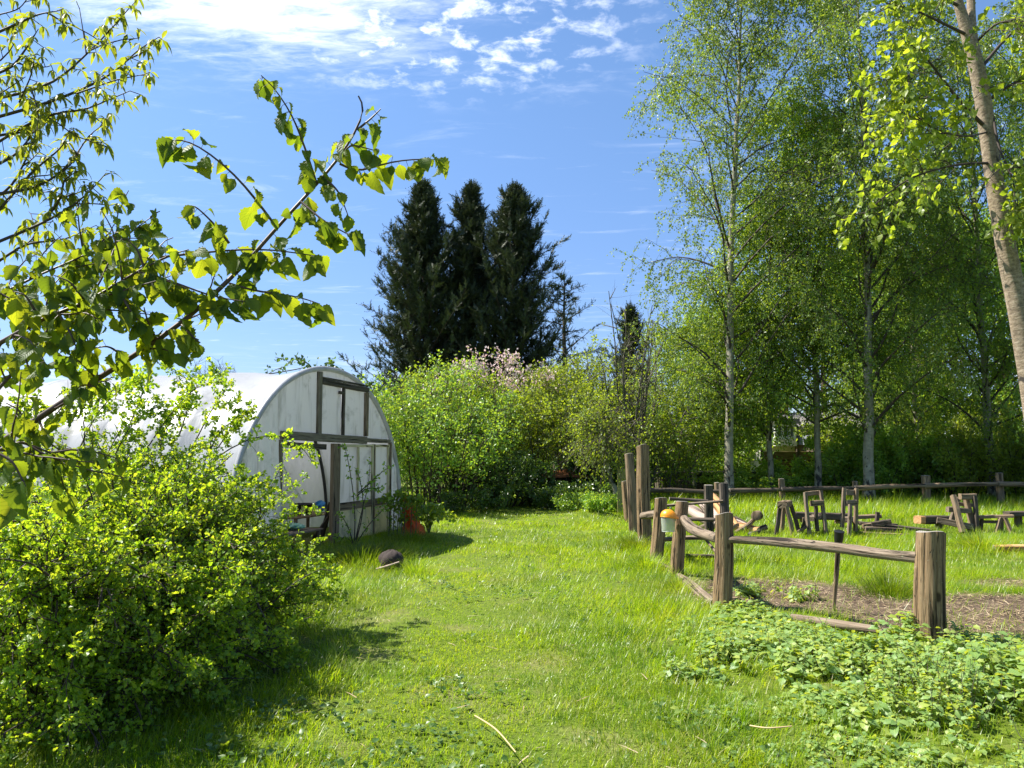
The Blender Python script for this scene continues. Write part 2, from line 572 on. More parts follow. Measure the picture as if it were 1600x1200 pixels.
M = {}
M['post'] = wood_mat('weathered_post_wood', (0.11, 0.066, 0.030), (0.24, 0.16, 0.082), (0.38, 0.285, 0.17), 75, 2.2, 0.8, lichen=True)
M['post_end'] = endgrain_mat('post_end_grain', (0.16, 0.14, 0.115), (0.34, 0.31, 0.27))
M['rail'] = wood_mat('grey_rail_wood', (0.095, 0.066, 0.042), (0.20, 0.152, 0.105), (0.33, 0.268, 0.20), 60, 2.0, 0.6, lichen=True)
M['dark_wood'] = wood_mat('dark_weathered_wood', (0.035, 0.027, 0.02), (0.085, 0.066, 0.048), (0.16, 0.13, 0.10), 55, 2.0, 0.6)
M['mid_wood'] = wood_mat('brown_sawn_wood', (0.10, 0.066, 0.038), (0.21, 0.15, 0.092), (0.34, 0.26, 0.17), 55, 2.0, 0.5)
M['frame_wood'] = wood_mat('grey_frame_wood', (0.085, 0.068, 0.048), (0.19, 0.155, 0.11), (0.32, 0.265, 0.19), 60, 2.5, 0.6)
M['door_wood'] = wood_mat('pale_door_wood', (0.36, 0.30, 0.16), (0.58, 0.50, 0.29), (0.70, 0.62, 0.41), 50, 2.5, 0.5)
M['peeled'] = wood_mat('peeled_orange_wood', (0.36, 0.17, 0.06), (0.56, 0.31, 0.13), (0.68, 0.45, 0.24), 40, 1.5, 0.4)
M['pale_log'] = wood_mat('pale_peeled_log', (0.26, 0.18, 0.13), (0.46, 0.36, 0.29), (0.62, 0.53, 0.46), 40, 1.5, 0.5)
M['bark'] = wood_mat('brown_bark', (0.045, 0.033, 0.022), (0.10, 0.078, 0.055), (0.17, 0.14, 0.105), 45, 10, 0.9)
M['twig'] = plain('dark_twig', (0.050, 0.036, 0.026), 0.7, 0, 0.4, 30)
M['hazel_twig'] = plain('reddish_hazel_twig', (0.085, 0.050, 0.034), 0.5, 0, 0.4, 40)
M['grey_twig'] = plain('grey_green_twig', (0.10, 0.088, 0.060), 0.7, 0, 0.4, 30)
M['birch_twig'] = plain('birch_twig', (0.055, 0.040, 0.030), 0.7, 0, 0.3, 30)
M['birch'] = birch_mat()
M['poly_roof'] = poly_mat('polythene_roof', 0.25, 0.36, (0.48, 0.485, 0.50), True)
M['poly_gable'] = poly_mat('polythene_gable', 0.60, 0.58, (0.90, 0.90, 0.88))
M['poly_algae'] = poly_mat('yellowed_sheet', 0.6, 0.45, (0.86, 0.79, 0.54))
M['hoop'] = plain('dull_steel_hoop', (0.075, 0.078, 0.08), 0.5, 0.6, 0.3, 20)
M['black_plastic'] = plain('black_plastic', (0.012, 0.012, 0.013), 0.4, 0, 0.3, 30)

# leaves: base colour, transmitted colour
M['hazel_leaf'] = leaf_mat('hazel_leaf', [(0.038, 0.078, 0.018), (0.062, 0.115, 0.022), (0.10, 0.165, 0.030)], [(0.24, 0.37, 0.015), (0.44, 0.54, 0.018), (0.60, 0.63, 0.02)], 0.50, 0.52, True, 0.25, gain=0.85)
M['chestnut_leaf'] = leaf_mat('narrow_spring_leaf', [(0.09, 0.13, 0.02), (0.14, 0.17, 0.025), (0.20, 0.20, 0.03)], [(0.36, 0.44, 0.02), (0.52, 0.54, 0.03)], 0.5, 0.45, gain=0.9)
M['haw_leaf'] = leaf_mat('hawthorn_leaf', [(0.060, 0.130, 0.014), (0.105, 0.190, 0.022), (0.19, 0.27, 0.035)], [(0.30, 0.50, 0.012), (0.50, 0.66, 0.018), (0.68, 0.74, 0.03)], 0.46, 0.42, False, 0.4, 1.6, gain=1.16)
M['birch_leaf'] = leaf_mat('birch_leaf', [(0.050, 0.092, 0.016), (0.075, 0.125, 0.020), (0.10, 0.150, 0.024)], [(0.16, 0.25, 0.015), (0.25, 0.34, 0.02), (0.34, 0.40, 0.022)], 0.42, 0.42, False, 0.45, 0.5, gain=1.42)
M['birch_leaf_lush'] = leaf_mat('birch_leaf_lush', [(0.055, 0.11, 0.018), (0.08, 0.145, 0.022), (0.11, 0.175, 0.026)], [(0.20, 0.32, 0.015), (0.32, 0.43, 0.02), (0.42, 0.48, 0.02)], 0.45, 0.42, False, 0.4, 0.5, gain=1.6)
M['shrub_leaf'] = leaf_mat('shrub_leaf', [(0.065, 0.125, 0.016), (0.10, 0.17, 0.022), (0.14, 0.21, 0.028)], [(0.27, 0.42, 0.015), (0.42, 0.54, 0.02), (0.52, 0.58, 0.02)], 0.46, 0.42, False, 0.4, 0.7, gain=1.12)
M['yellow_leaf'] = leaf_mat('yellow_green_leaf', [(0.105, 0.165, 0.022), (0.145, 0.21, 0.028), (0.20, 0.245, 0.036)], [(0.38, 0.50, 0.02), (0.52, 0.60, 0.025)], 0.46, 0.42, False, 0.4, 0.7)
M['blossom'] = leaf_mat('pink_white_blossom', [(0.70, 0.48, 0.48), (0.80, 0.64, 0.62), (0.85, 0.78, 0.74)], [(0.7, 0.45, 0.42), (0.8, 0.62, 0.58)], 0.40, 0.6)
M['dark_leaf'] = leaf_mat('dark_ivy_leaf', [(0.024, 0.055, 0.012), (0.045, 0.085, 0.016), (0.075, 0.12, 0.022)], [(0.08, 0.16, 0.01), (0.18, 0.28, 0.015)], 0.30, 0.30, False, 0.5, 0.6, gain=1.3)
M['hedge_leaf'] = leaf_mat('hedge_leaf', [(0.040, 0.085, 0.014), (0.065, 0.120, 0.018), (0.10, 0.16, 0.022)], [(0.16, 0.28, 0.012), (0.30, 0.42, 0.02)], 0.38, 0.38, False, 0.45, 0.5, gain=2.4)
M['needle'] = leaf_mat('conifer_needles', [(0.012, 0.018, 0.010), (0.020, 0.028, 0.014), (0.034, 0.042, 0.020)], [(0.012, 0.018, 0.006), (0.03, 0.036, 0.010)], 0.15, 0.6, False, 0.3, 0.6, gain=2.3)
M['cedar_needle'] = leaf_mat('cedar_needles', [(0.025, 0.045, 0.028), (0.045, 0.075, 0.042)], [(0.03, 0.05, 0.015), (0.05, 0.08, 0.02)], 0.2, 0.5, False, 0.3, 0.6)
M['nettle_leaf'] = leaf_mat('nettle_leaf', [(0.095, 0.170, 0.055), (0.135, 0.215, 0.065), (0.21, 0.25, 0.045)], [(0.28, 0.44, 0.04), (0.46, 0.56, 0.04), (0.58, 0.58, 0.03)], 0.36, 0.40, True, 0.5, gain=1.42)
M['weed_leaf'] = leaf_mat('weed_leaf', [(0.05, 0.11, 0.02), (0.09, 0.16, 0.03), (0.13, 0.20, 0.06)], [(0.16, 0.3, 0.02), (0.3, 0.44, 0.03)], 0.3, 0.4)
M['lime_leaf'] = leaf_mat('lime_green_leaf', [(0.10, 0.155, 0.022), (0.14, 0.195, 0.026), (0.20, 0.24, 0.035)], [(0.36, 0.48, 0.02), (0.52, 0.60, 0.03)], 0.5, 0.40, False, 0.45, 0.8)
M['dry'] = leaf_mat('dry_straw', [(0.22, 0.15, 0.085), (0.34, 0.25, 0.14), (0.46, 0.37, 0.23)], [(0.2, 0.14, 0.08), (0.3, 0.22, 0.12)], 0.15, 0.7)


def grass_mat(name, g=1.0):
    m, t = new_mat(name)
    geo = t.n('ShaderNodeNewGeometry')
    rnd = geo.outputs['Random Per Island']
    pos = geo.outputs['Position']
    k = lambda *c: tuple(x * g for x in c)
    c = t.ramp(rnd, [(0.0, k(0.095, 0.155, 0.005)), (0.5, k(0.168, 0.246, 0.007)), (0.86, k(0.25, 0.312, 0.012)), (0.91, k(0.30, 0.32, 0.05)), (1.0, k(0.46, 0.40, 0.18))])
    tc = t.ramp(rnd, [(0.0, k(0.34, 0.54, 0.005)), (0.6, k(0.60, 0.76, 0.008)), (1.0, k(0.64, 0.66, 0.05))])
    f1 = t.maprange(t.noise(pos, 0.9, 4, 0.6), 0.35, 0.68)
    f2 = t.maprange(t.noise(pos, 6.0, 4, 0.6), 0.50, 0.66)
    f3 = t.maprange(t.noise(pos, 2.3, 3, 0.55), 0.56, 0.68)
    for f, a in ((f1, (0.78, 0.92, 0.9, 1)), (f2, (0.55, 0.70, 0.75, 1)), (f3, (1.18, 1.02, 1.3, 1))):
        c = t.mix(f, c, t.mix(1.0, c, a, 'MULTIPLY'))
        tc = t.mix(f, tc, t.mix(1.0, tc, a, 'MULTIPLY'))
    p = t.n('ShaderNodeBsdfPrincipled', {'Base Color': c, 'Roughness': 0.36, 'Specular IOR Level': 0.36})
    tr = t.n('ShaderNodeBsdfTranslucent', {0: tc})
    t.n('ShaderNodeOutputMaterial', {0: t.n('ShaderNodeMixShader', {0: 0.44, 1: p, 2: tr})})
    return m


M['grass'] = grass_mat('grass_blade')
M['grass_dark_shaded'] = grass_mat('dark_shaded_grass_blade', 0.55)  # for dark tufts, and as painted-in shade on tufts by the tunnel


def bare_mask(x, y):
    """bare, trodden soil inside the fence (1 = bare)"""
    n = 0.35 * fnoise(x, y, 1.6, 2.0)
    d1 = ((x - 3.0) / 1.25) ** 2 + ((y - 8.6) / 0.95) ** 2
    d2 = ((x - 4.7) / 1.7) ** 2 + ((y - 7.5) / 1.05) ** 2
    d3 = ((x - 6.0) / 0.9) ** 2 + ((y - 9.2) / 0.5) ** 2
    d = np.minimum(np.minimum(d1, d2), d3 + 0.35)
    return np.clip((1.15 - d + n) / 0.5, 0, 1)


def ground_mat():
    m, t = new_mat('grassy_ground')
    pos = t.n('ShaderNodeNewGeometry').outputs['Position']
    s = t.n('ShaderNodeSeparateXYZ', {0: pos})
    at_ = t.n('ShaderNodeAttribute', attribute_name='bare').outputs['Fac']
    n1 = t.noise(pos, 1.3, 5, 0.6)
    n2 = t.noise(pos, 22, 5, 0.7)
    g = t.ramp(n2, [(0.3, (0.06, 0.085, 0.010)), (0.55, (0.11, 0.16, 0.012)), (0.75, (0.16, 0.21, 0.018))])
    g = t.mix(t.math('MULTIPLY', t.maprange(n1, 0.48, 0.70), 0.6), g, (0.20, 0.18, 0.075, 1))
    so = t.ramp(t.noise(pos, 35, 6, 0.7), [(0.3, (0.055, 0.038, 0.026)), (0.55, (0.13, 0.092, 0.062)), (0.8, (0.26, 0.20, 0.14))])
    so = t.mix(t.maprange(t.noise(pos, 2.0, 3, 0.5), 0.45, 0.65), so, t.mix(1.0, so, (0.55, 0.52, 0.5, 1), 'MULTIPLY'))
    c = t.mix(at_, g, so)
    p = t.n('ShaderNodeBsdfPrincipled', {'Base Color': c, 'Roughness': 0.9, 'Specular IOR Level': 0.2, 'Normal': t.n('ShaderNodeBump', {'Strength': 0.8, 'Distance': 0.03, 'Height': n2})})
    t.n('ShaderNodeOutputMaterial', {0: p})
    return m


# ------------------------------------------------------------------ ground
def build_ground():
    s = np.linspace(-1, 1, 241)
    ax = np.sinh(s * 5.2) / np.sinh(5.2) * 600
    X, Y = np.meshgrid(ax + 1.5, ax + 9.0, indexing='xy')
    Z = gh(X, Y)
    n = len(ax)
    V = np.stack([X, Y, Z], -1).reshape(-1, 3)
    i = np.arange(n - 1)[:, None]
    j = np.arange(n - 1)[None]
    q = np.stack([i * n + j, i * n + j + 1, (i + 1) * n + j + 1, (i + 1) * n + j], -1).reshape(-1, 4)
    o = MB().add(V, [q], V[:, :2]).build('ground', ground_mat(), smooth=True)
    a = o.data.attributes.new('bare', 'FLOAT', 'POINT')
    a.data.foreach_set('value', bare_mask(V[:, 0], V[:, 1]).astype(np.float32))
    o['kind'] = 'structure'


build_ground()

# ------------------------------------------------------------------ leaf shapes
def ovate(nst=5, width=0.42, tooth=0.06, fold=0.12, droop=0.25, pleat=0.03, wide_at=0.42, cols=2):
    """a toothed leaf: stem at the origin, tip at y=1"""
    t = np.linspace(0, 1, nst + 1)
    hw = width * np.sin(np.pi * np.clip(t, 0, 1) ** (np.log(0.5) / np.log(wide_at))) ** 0.75
    hw[0] = width * 0.22
    hw[-1] = 0.0
    V, U = [], []
    cs = np.linspace(-1, 1, 2 * cols + 1)
    for i, ti in enumerate(t):
        for c in cs:
            w = hw[i] * c
            y = ti + (tooth * (0.5 if i % 2 else -0.6) if abs(c) == 1 and 0 < i < nst else 0) + 0.06 * abs(c) * (1 - ti)
            w *= 1 + (tooth * 1.3 * (1 if i % 2 else -1) if abs(c) == 1 and 0 < i < nst else 0)
            z = fold * abs(w) + pleat * (1 if i % 2 else -1) * abs(c) - droop * ti ** 2
            V.append((w, y, z))
            U.append((0.5 + c * 0.5, ti))
    k = len(cs)
    Fq = [(i * k + j, i * k + j + 1, (i + 1) * k + j + 1, (i + 1) * k + j) for i in range(nst) for j in range(k - 1)]
    return np.array(V), [np.array(Fq)], np.array(U)


LEAF4 = (np.array([(0, 0, 0), (0.36, 0.42, 0.08), (0, 1, -0.10), (-0.36, 0.42, 0.08)]), [np.array([(0, 1, 2), (0, 2, 3)])], np.array([(0.5, 0), (1, .4), (0.5, 1), (0, .4)]))
LANCE = (np.array([(0, 0, 0), (0.13, 0.3, 0.05), (0, 0.32, 0), (-0.13, 0.3, 0.05), (0.12, 0.65, -0.10), (0, 0.66, -0.13), (-0.12, 0.65, -0.10), (0, 1, -0.36)]),
         [np.array([(0, 1, 2), (0, 2, 3), (4, 7, 5), (5, 7, 6)]), np.array([(1, 4, 5, 2), (2, 5, 6, 3)])], np.zeros((8, 2)))
_h = [(0.32, 0.24), (0.20, 0.44), (0.44, 0.62), (0.22, 0.94)]
_hv = [(0, 0, 0), (0, 0.5, -0.02), (0, 1.0, -0.10)] + [(x, y, 0.10 * x / 0.4) for x, y in _h] + [(-x, y, 0.10 * x / 0.4) for x, y in _h]
HAW = (np.array(_hv), [np.array([(0, 3, 1), (3, 4, 1), (4, 5, 1), (5, 6, 1), (6, 2, 1), (0, 1, 7), (7, 1, 8), (8, 1, 9), (9, 1, 10), (10, 1, 2)])], np.zeros((11, 2)))
HAZEL_A = ovate(12, 0.44, 0.032, 0.25, 0.55, 0.032, 0.50, 3)
HAZEL_B = ovate(12, 0.42, 0.032, 0.75, 0.85, 0.036, 0.50, 3)
NETTLE = ovate(5, 0.33, 0.08, 0.18, 0.30, 0.02, 0.36, 1)
BROAD = ovate(3, 0.38, 0.04, 0.25, 0.25, 0.0, 0.42, 1)


def spray(n=7, L=1.0, w=0.30, seed=0):
    """flat feathery conifer spray of pointed scale shoots"""
    rng = np.random.default_rng(seed)
    V, Ft = [], []

    def tri(a, d, l, wd):
        s = np.array([-d[1], d[0], 0]) * wd
        z = rng.normal() * 0.05
        i = len(V)
        V.extend([(*(a[:2] - s[:2]), a[2]), (*(a[:2] + s[:2]), a[2]), (a[0] + d[0] * l, a[1] + d[1] * l, a[2] + z)])
        Ft.append((i, i + 1, i + 2))
    tri(np.array([0, 0, 0.]), (0, 1), L, 0.035)
    for i in range(n):
        t = (i + 0.6) / n
        for sgn in (-1, 1):
            l = w * (1.15 - t) * rng.uniform(0.8, 1.3)
            an = R(rng.uniform(38, 58))
            tri(np.array([0, t * L * 0.92, 0.]), (sgn * math.sin(an), math.cos(an)), l, 0.045)
    return np.array(V), [np.array(Ft)], np.zeros((len(V), 2))


SPRAY = spray()


def frames(axis, hint):
    Y = nrm(axis)
    X = nrm(np.cross(Y, hint))
    Z = np.cross(X, Y)
    return X, Y, Z


def inst(mb, tpl, pos, axis, hint, size, mi=0):
    T, faces, U = tpl
    X, Y, Z = frames(axis, hint)
    s = np.asarray(size)[:, None, None]
    V = pos[:, None] + s * (T[None, :, 0:1] * X[:, None] + T[None, :, 1:2] * Y[:, None] + T[None, :, 2:3] * Z[:, None])
    n, k = len(pos), len(T)
    off = (np.arange(n) * k)[:, None, None]
    mb.add(V, [(f[None] + off).reshape(-1, f.shape[1]) for f in faces], np.tile(U, (n, 1)), mi)


# ------------------------------------------------------------------ branching
def grow(rng, P0, D0, L, n=6, jit=0.15, grav=0.0, gpow=1.0):
    """many wandering branches: returns (m, n, 3)"""
    m = len(P0)
    P = np.zeros((m, n, 3))
    P[:, 0] = P0
    d = nrm(D0)
    st = (np.asarray(L) / (n - 1))[:, None]
    for i in range(1, n):
        d = d + rng.normal(size=(m, 3)) * jit
        d[:, 2] += grav * (i / (n - 1)) ** gpow
        d = nrm(d)
        P[:, i] = P[:, i - 1] + d * st
    return P


def sample(P, idx, t):
    n = P.shape[1]
    f = np.clip(t, 0, 0.9999) * (n - 1)
    i = f.astype(int)
    w = (f - i)[:, None]
    a, b = P[idx, i], P[idx, i + 1]
    return a * (1 - w) + b * w, nrm(b - a)


def sprout(rng, P, c, t0, t1, ang, L, n=5, jit=0.15, grav=0.0, up=0.0, lt=0.5, spread=0.25, gpow=1.0):
    """c side branches per parent branch; L may be per-parent"""
    m = len(P)
    idx = np.repeat(np.arange(m), c)
    k = np.tile(np.arange(c), m)
    t = t0 + (t1 - t0) * (k + rng.uniform(0, 1, m * c)) / c
    pos, T = sample(P, idx, t)
    N, B = perp(T)
    az = k * 2.4 + rng.uniform(0, 6.28, m)[idx] + rng.normal(size=m * c) * 0.6
    an = R(ang) * (1 + rng.normal(size=m * c) * spread)
    d = np.cos(an)[:, None] * T + np.sin(an)[:, None] * (np.cos(az)[:, None] * N + np.sin(az)[:, None] * B)
    d[:, 2] += up
    Lc = np.broadcast_to(L, (m,))[idx] * (1 - lt * (t - t0) / max(1e-6, t1 - t0)) * rng.uniform(0.65, 1.25, m * c)
    return grow(rng, pos, d, Lc, n, jit, grav, gpow), idx, t


def taper(m, n, r0, r1):
    r0 = np.broadcast_to(r0, (m,))
    return r0[:, None] + (np.linspace(0, 1, n)[None]) * (r1 - r0[:, None])


def leaves_on(rng, P, c, t0=0.1, t1=1.0, spread=0.03):
    m = len(P)
    idx = np.repeat(np.arange(m), c)
    t = t0 + (t1 - t0) * rng.uniform(0, 1, m * c) ** 0.8
    pos, T = sample(P, idx, t)
    return pos + rng.normal(size=pos.shape) * spread, T


def leafset(mb, rng, tpl, pos, T, size, along=0.4, rnd=0.8, down=0.5, var=0.3, mi=0, flat=0.0):
    ax = along * T + rnd * rng.normal(size=pos.shape) * 0.6
    ax[:, 2] -= down
    hint = rng.normal(size=pos.shape)
    hint[:, 2] += flat
    inst(mb, tpl, pos, ax, hint, size * rng.uniform(1 - var, 1 + var, len(pos)), mi)


def trunk_path(pts):
    return np.asarray(pts, float)


# ------------------------------------------------------------------ birches
def birch(label, pts, r0, seed, group='birches beyond the paddock', crown0=0.10, Lmax=3.6, npri=46, leaf=0.060, leafn=13, mat='birch_leaf', low_mat=None, nm='birch_tree', thin_top=True):
    rng = np.random.default_rng(seed)
    pts = np.asarray(pts, float)
    base = pts[0].copy()
    root = thing(nm, label, 'birch tree', base, group)
    P = pts - base
    H = P[-1, 2]
    tb, cb = MB(), MB()
    n = 40
    s = np.linspace(0, 1, n)
    zz = np.linspace(0, 1, len(P))
    T = np.stack([np.interp(s, zz, P[:, i]) for i in range(3)], -1)
    for _ in range(6):
        T[1:-1] = (T[:-2] + 2 * T[1:-1] + T[2:]) / 4
    T[1:, :2] += np.cumsum(rng.normal(size=(n - 1, 2)), 0) * 0.012
    T[0, 2] -= 0.15
    rr = r0 * (1 - s) ** 0.85 + 0.012
    rr[0] *= 1.5
    rr[1] *= 1.15
    log(tb, T, rr, 12, seed, 0.02, 0.06, caps=False, sub=2)
    # primaries
    pri, _, t = sprout(rng, T[None], npri, crown0, 0.97, 52, Lmax, 9, 0.10, -0.17, 0.28, 0.0, 0.22, 1.4)
    # length profile: widest in lower-middle, short at the top
    prof = np.interp(t, [crown0, 0.3, 0.5, 0.8, 1.0], [0.70, 0.95, 1.0, 0.80, 0.36])
    pri = pri[:, :1] + (pri - pri[:, :1]) * prof[:, None, None]
    rp = np.interp(t, s, rr) * 0.42
    tubes(tb, pri, taper(len(pri), 9, np.minimum(rp, 0.05), 0.006), 5, 1)
    sec, si, st_ = sprout(rng, pri, 8, 0.18, 0.98, 45, Lmax * 0.36 * prof, 6, 0.14, -0.16, 0.05, 0.35)
    tubes(tb, sec, taper(len(sec), 6, 0.010, 0.004), 3, 1)
    tw1, _, _ = sprout(rng, sec, 5, 0.1, 1.0, 60, 0.85 * prof[si] + 0.25, 5, 0.12, -0.55, -0.35, 0.2)
    tw2, _, _ = sprout(rng, pri, 5, 0.4, 1.0, 60, 0.8, 5, 0.12, -0.55, -0.35, 0.2)
    tw = np.concatenate([tw1, tw2])
    tubes(tb, tw, taper(len(tw), 5, 0.004, 0.002), 3, 1)
    pos, TT = leaves_on(rng, tw, leafn, 0.05, 1.0, 0.05)
    leafset(cb, rng, LEAF4, pos, TT, leaf, 0.3, 0.9, 0.6)
    pos, TT = leaves_on(rng, sec, 6, 0.2, 1.0, 0.04)
    leafset(cb, rng, LEAF4, pos, TT, leaf, 0.3, 0.9, 0.4)
    tb.build('trunk', [M['birch'], M['birch_twig']], root, smooth=True)
    cb.build('crown', M[mat], root)
    return root


def P_(Y, *px):
    return [at(x, y, Y) for x, y in px]


A = birch('tallest birch, open airy crown standing clear at the paddock corner', P_(24, (1139, 779), (1137, 600), (1140, 400), (1148, 220), (1153, 90), (1156, -30)), 0.13, 11, Lmax=4.3, npri=54, leaf=0.074, leafn=23)
B = birch('slim birch forking low down, just left of the slatted panel fence', P_(25.5, (1204, 776), (1203, 690), (1198, 560), (1198, 440), (1205, 320)), 0.095, 12, Lmax=3.0, npri=44, leaf=0.080, leafn=22, mat='birch_leaf_lush', crown0=0.23)
Cb = birch('straight birch with a black scarred foot in front of the far house', P_(25.0, (1277, 778), (1272, 660), (1264, 480), (1258, 300), (1255, 140)), 0.10, 13, Lmax=3.5, npri=50, leaf=0.078, leafn=22, mat='birch_leaf_lush', crown0=0.22)
D = birch('thickest white birch with black diamond scars behind the rail fence', P_(23.3, (1357, 784), (1356, 640), (1353, 460), (1351, 300), (1347, 140), (1338, -40)), 0.145, 14, Lmax=4.3, npri=56, leaf=0.076, leafn=22, crown0=0.12)
dup(Cb, at(1438, 776, 27.5), 2.1, (0.8, 0.8, 0.9), 'thinnest pale birch stem beside a back fence post')
dup(D, at(1553, 776, 24.5), 3.6, (0.85, 0.85, 0.92), 'birch with mottled stem near the end of the back rail fence')
dup(B, at(1085, 772, 27), 1.0, (0.9, 0.9, 0.62), 'short leafy young birch over the low dark timber store')
dup(Cb, at(1680, 790, 21.5), 4.4, (0.9, 0.9, 1.05), 'birch at the right edge whose crown fills the upper corner')


# ------------------------------------------------------------------ general broadleaf trees and shrubs
def shrub(name, label, cat, loc, h, r, nst, seed, mat, leaf=0.05, tpl=LEAF4, twn=9, leafn=10, lt0=0.35, twig='twig', lean=(0, 0), base_r=0.25, arch=0.0, sec=5, extra=None, jit=0.10, group=None, r0=0.02, tier=0.42, flat=0.0, down=0.3, frac=1.0, xs=None):
    rng = np.random.default_rng(seed)
    root = thing(name, label, cat, (loc[0], loc[1], float(gh(loc[0], loc[1]))), group)
    tb, cb = MB(), MB()
    az = np.arange(nst) * 2.399 + rng.uniform(0, 1, nst)
    q = np.sqrt((np.arange(nst) + 0.5) / nst)
    P0 = np.stack([np.cos(az) * q * base_r, np.sin(az) * q * base_r, np.full(nst, -0.05)], -1)
    hh = h * (1 - 0.35 * q ** 2) * rng.uniform(0.82, 1.08, nst)
    sx = np.ones(2) if xs is None else np.asarray(xs)
    D0 = np.stack([np.cos(az) * q * r * sx[0] + lean[0], np.sin(az) * q * r * sx[1] + lean[1], hh * 0.9], -1)
    L = np.linalg.norm(D0, axis=1)
    st = grow(rng, P0, D0 * np.array([0.8, 0.8, 1.25]), L, 9, jit * 0.5, -arch, 1.3)
    tubes(tb, st, taper(nst, 9, r0, 0.005 if frac == 1 else 0.012), 5)
    se, _, _ = sprout(rng, st, sec, max(0.12, lt0 - 0.2), 0.97, 42, h * tier * 0.75, 6, jit, -0.04 - arch * 0.3, 0.12, 0.6)
    tubes(tb, se, taper(len(se), 6, r0 * 0.45, 0.003 if frac == 1 else 0.008), 4)
    tw, _, _ = sprout(rng, se, twn, 0.1, 1.0, 48, h * 0.11 + 0.10, 4, jit, -0.03, 0.05, 0.4)
    tubes(tb, tw, taper(len(tw), 4, 0.0045, 0.002), 3)
    tw2, _, _ = sprout(rng, st, twn * 2, lt0, 1.0, 50, h * 0.10 + 0.08, 4, jit, -0.03, 0.05, 0.4)
    allt = np.concatenate([tw, tw2])
    tubes(tb, tw2, taper(len(tw2), 4, 0.0045, 0.002), 3)
    if frac < 1:
        allt = allt[rng.uniform(size=len(allt)) < frac]
    pos, T = leaves_on(rng, allt, leafn, 0.1, 1.0, leaf * 0.6)
    keep = pos[:, 2] > h * lt0 * 0.55 + rng.normal(size=len(pos)) * h * 0.07
    pos, T = pos[keep], T[keep]
    leafset(cb, rng, tpl, pos, T, leaf, 0.5, 0.8, down, 0.35, 0, flat)
    mats = [M[mat]]
    if extra:
        mats.append(M[extra[0]])
        pos, T = leaves_on(rng, allt, extra[1], 0.2, 1.0, leaf * 0.8)
        k = (rng.uniform(size=len(pos)) < extra[2]) & (pos[:, 2] > h * extra[3])
        leafset(cb, rng, LEAF4, pos[k], T[k], extra[4], 0.3, 1, -0.1, 0.3, 1)
    tb.build('stems', M[twig], root, smooth=True)
    cb.build('foliage', mats, root)
    return root


def broadleaf(name, label, cat, loc, H, Rr, seed, mat, leaf=0.10, crown0=0.25, npri=26, leafn=8, tpl=LEAF4, r0=0.2, group=None, sec=7, twn=5, up=0.2, bark='bark', twig='twig'):
    rng = np.random.default_rng(seed)
    root = thing(name, label, cat, (loc[0], loc[1], float(gh(loc[0], loc[1]))), group)
    tb, cb = MB(), MB()
    s = np.linspace(0, 1, 14)
    T = np.stack([np.cumsum(rng.normal(size=14)) * 0.05, np.cumsum(rng.normal(size=14)) * 0.05, s * H * 0.92 - 0.2], -1)
    rr = r0 * (1 - s) ** 0.8 + 0.02
    log(tb, T, rr, 10, seed, 0.03, 0.06, caps=False, sub=2)
    pri, _, t = sprout(rng, T[None], npri, crown0, 0.98, 58, Rr, 8, 0.12, 0.02, up, 0.0, 0.2)
    prof = np.interp(t, [crown0, 0.45, 0.7, 1.0], [0.75, 1.0, 0.9, 0.4])
    pri = pri[:, :1] + (pri - pri[:, :1]) * prof[:, None, None]
    tubes(tb, pri, taper(len(pri), 8, np.minimum(np.interp(t, s, rr) * 0.5, 0.09), 0.01), 5, 1)
    se, si, _ = sprout(rng, pri, sec, 0.2, 0.98, 46, Rr * 0.42 * prof, 6, 0.15, -0.02, 0.1, 0.4)
    tubes(tb, se, taper(len(se), 6, 0.02, 0.006), 4, 1)
    tw, _, _ = sprout(rng, se, twn, 0.1, 1.0, 48, Rr * 0.16, 4, 0.15, -0.1, 0.0, 0.3)
    tubes(tb, tw, taper(len(tw), 4, 0.008, 0.003), 3, 1)
    pos, TT = leaves_on(rng, tw, leafn, 0.0, 1.0, leaf * 0.9)
    leafset(cb, rng, tpl, pos, TT, leaf, 0.4, 0.9, 0.35)
    pos, TT = leaves_on(rng, se, leafn, 0.2, 1.0, leaf)
    leafset(cb, rng, tpl, pos, TT, leaf, 0.4, 0.9, 0.35)
    tb.build('trunk', [M[bark], M[twig]], root, smooth=True)
    cb.build('crown', M[mat], root)
    return root


def gx(px, Y):
    return np.array([(px - 800) / F_PX * Y, Y, 0.0])


# shrubs closing the end of the grass path
shrub('hazel_bush', 'big bright green multi stemmed bush right behind the tunnel gable', 'bush', gx(668, 20.6), 4.1, 1.95, 46, 21, 'hedge_leaf', 0.072, LEAF4, 7, 10, 0.30, 'twig', base_r=1.25, sec=6, jit=0.10, r0=0.022, tier=0.30)
shrub('hazel_bush', 'taller bright green bush half hidden behind the multi stemmed bush', 'bush', gx(706, 22.8), 4.7, 1.5, 34, 22, 'shrub_leaf', 0.075, LEAF4, 7, 10, 0.28, 'twig', base_r=0.9, sec=6, r0=0.022, tier=0.30)
shrub('crab_apple', 'pink and white blossoming crab apple above the green bushes', 'blossom tree', gx(764, 24.2), 5.1, 2.2, 20, 23, 'shrub_leaf', 0.062, LEAF4, 7, 7, 0.30, 'twig', base_r=0.6, sec=6, extra=('blossom', 14, 0.80, 0.66, 0.085), r0=0.03, tier=0.36)
shrub('dark_bush', 'low dark bush in the shade at the foot of the blossoming tree', 'bush', gx(775, 21.6), 1.7, 1.3, 24, 24, 'dark_leaf', 0.07, LEAF4, 6, 10, 0.12, 'twig', base_r=0.8, sec=5)
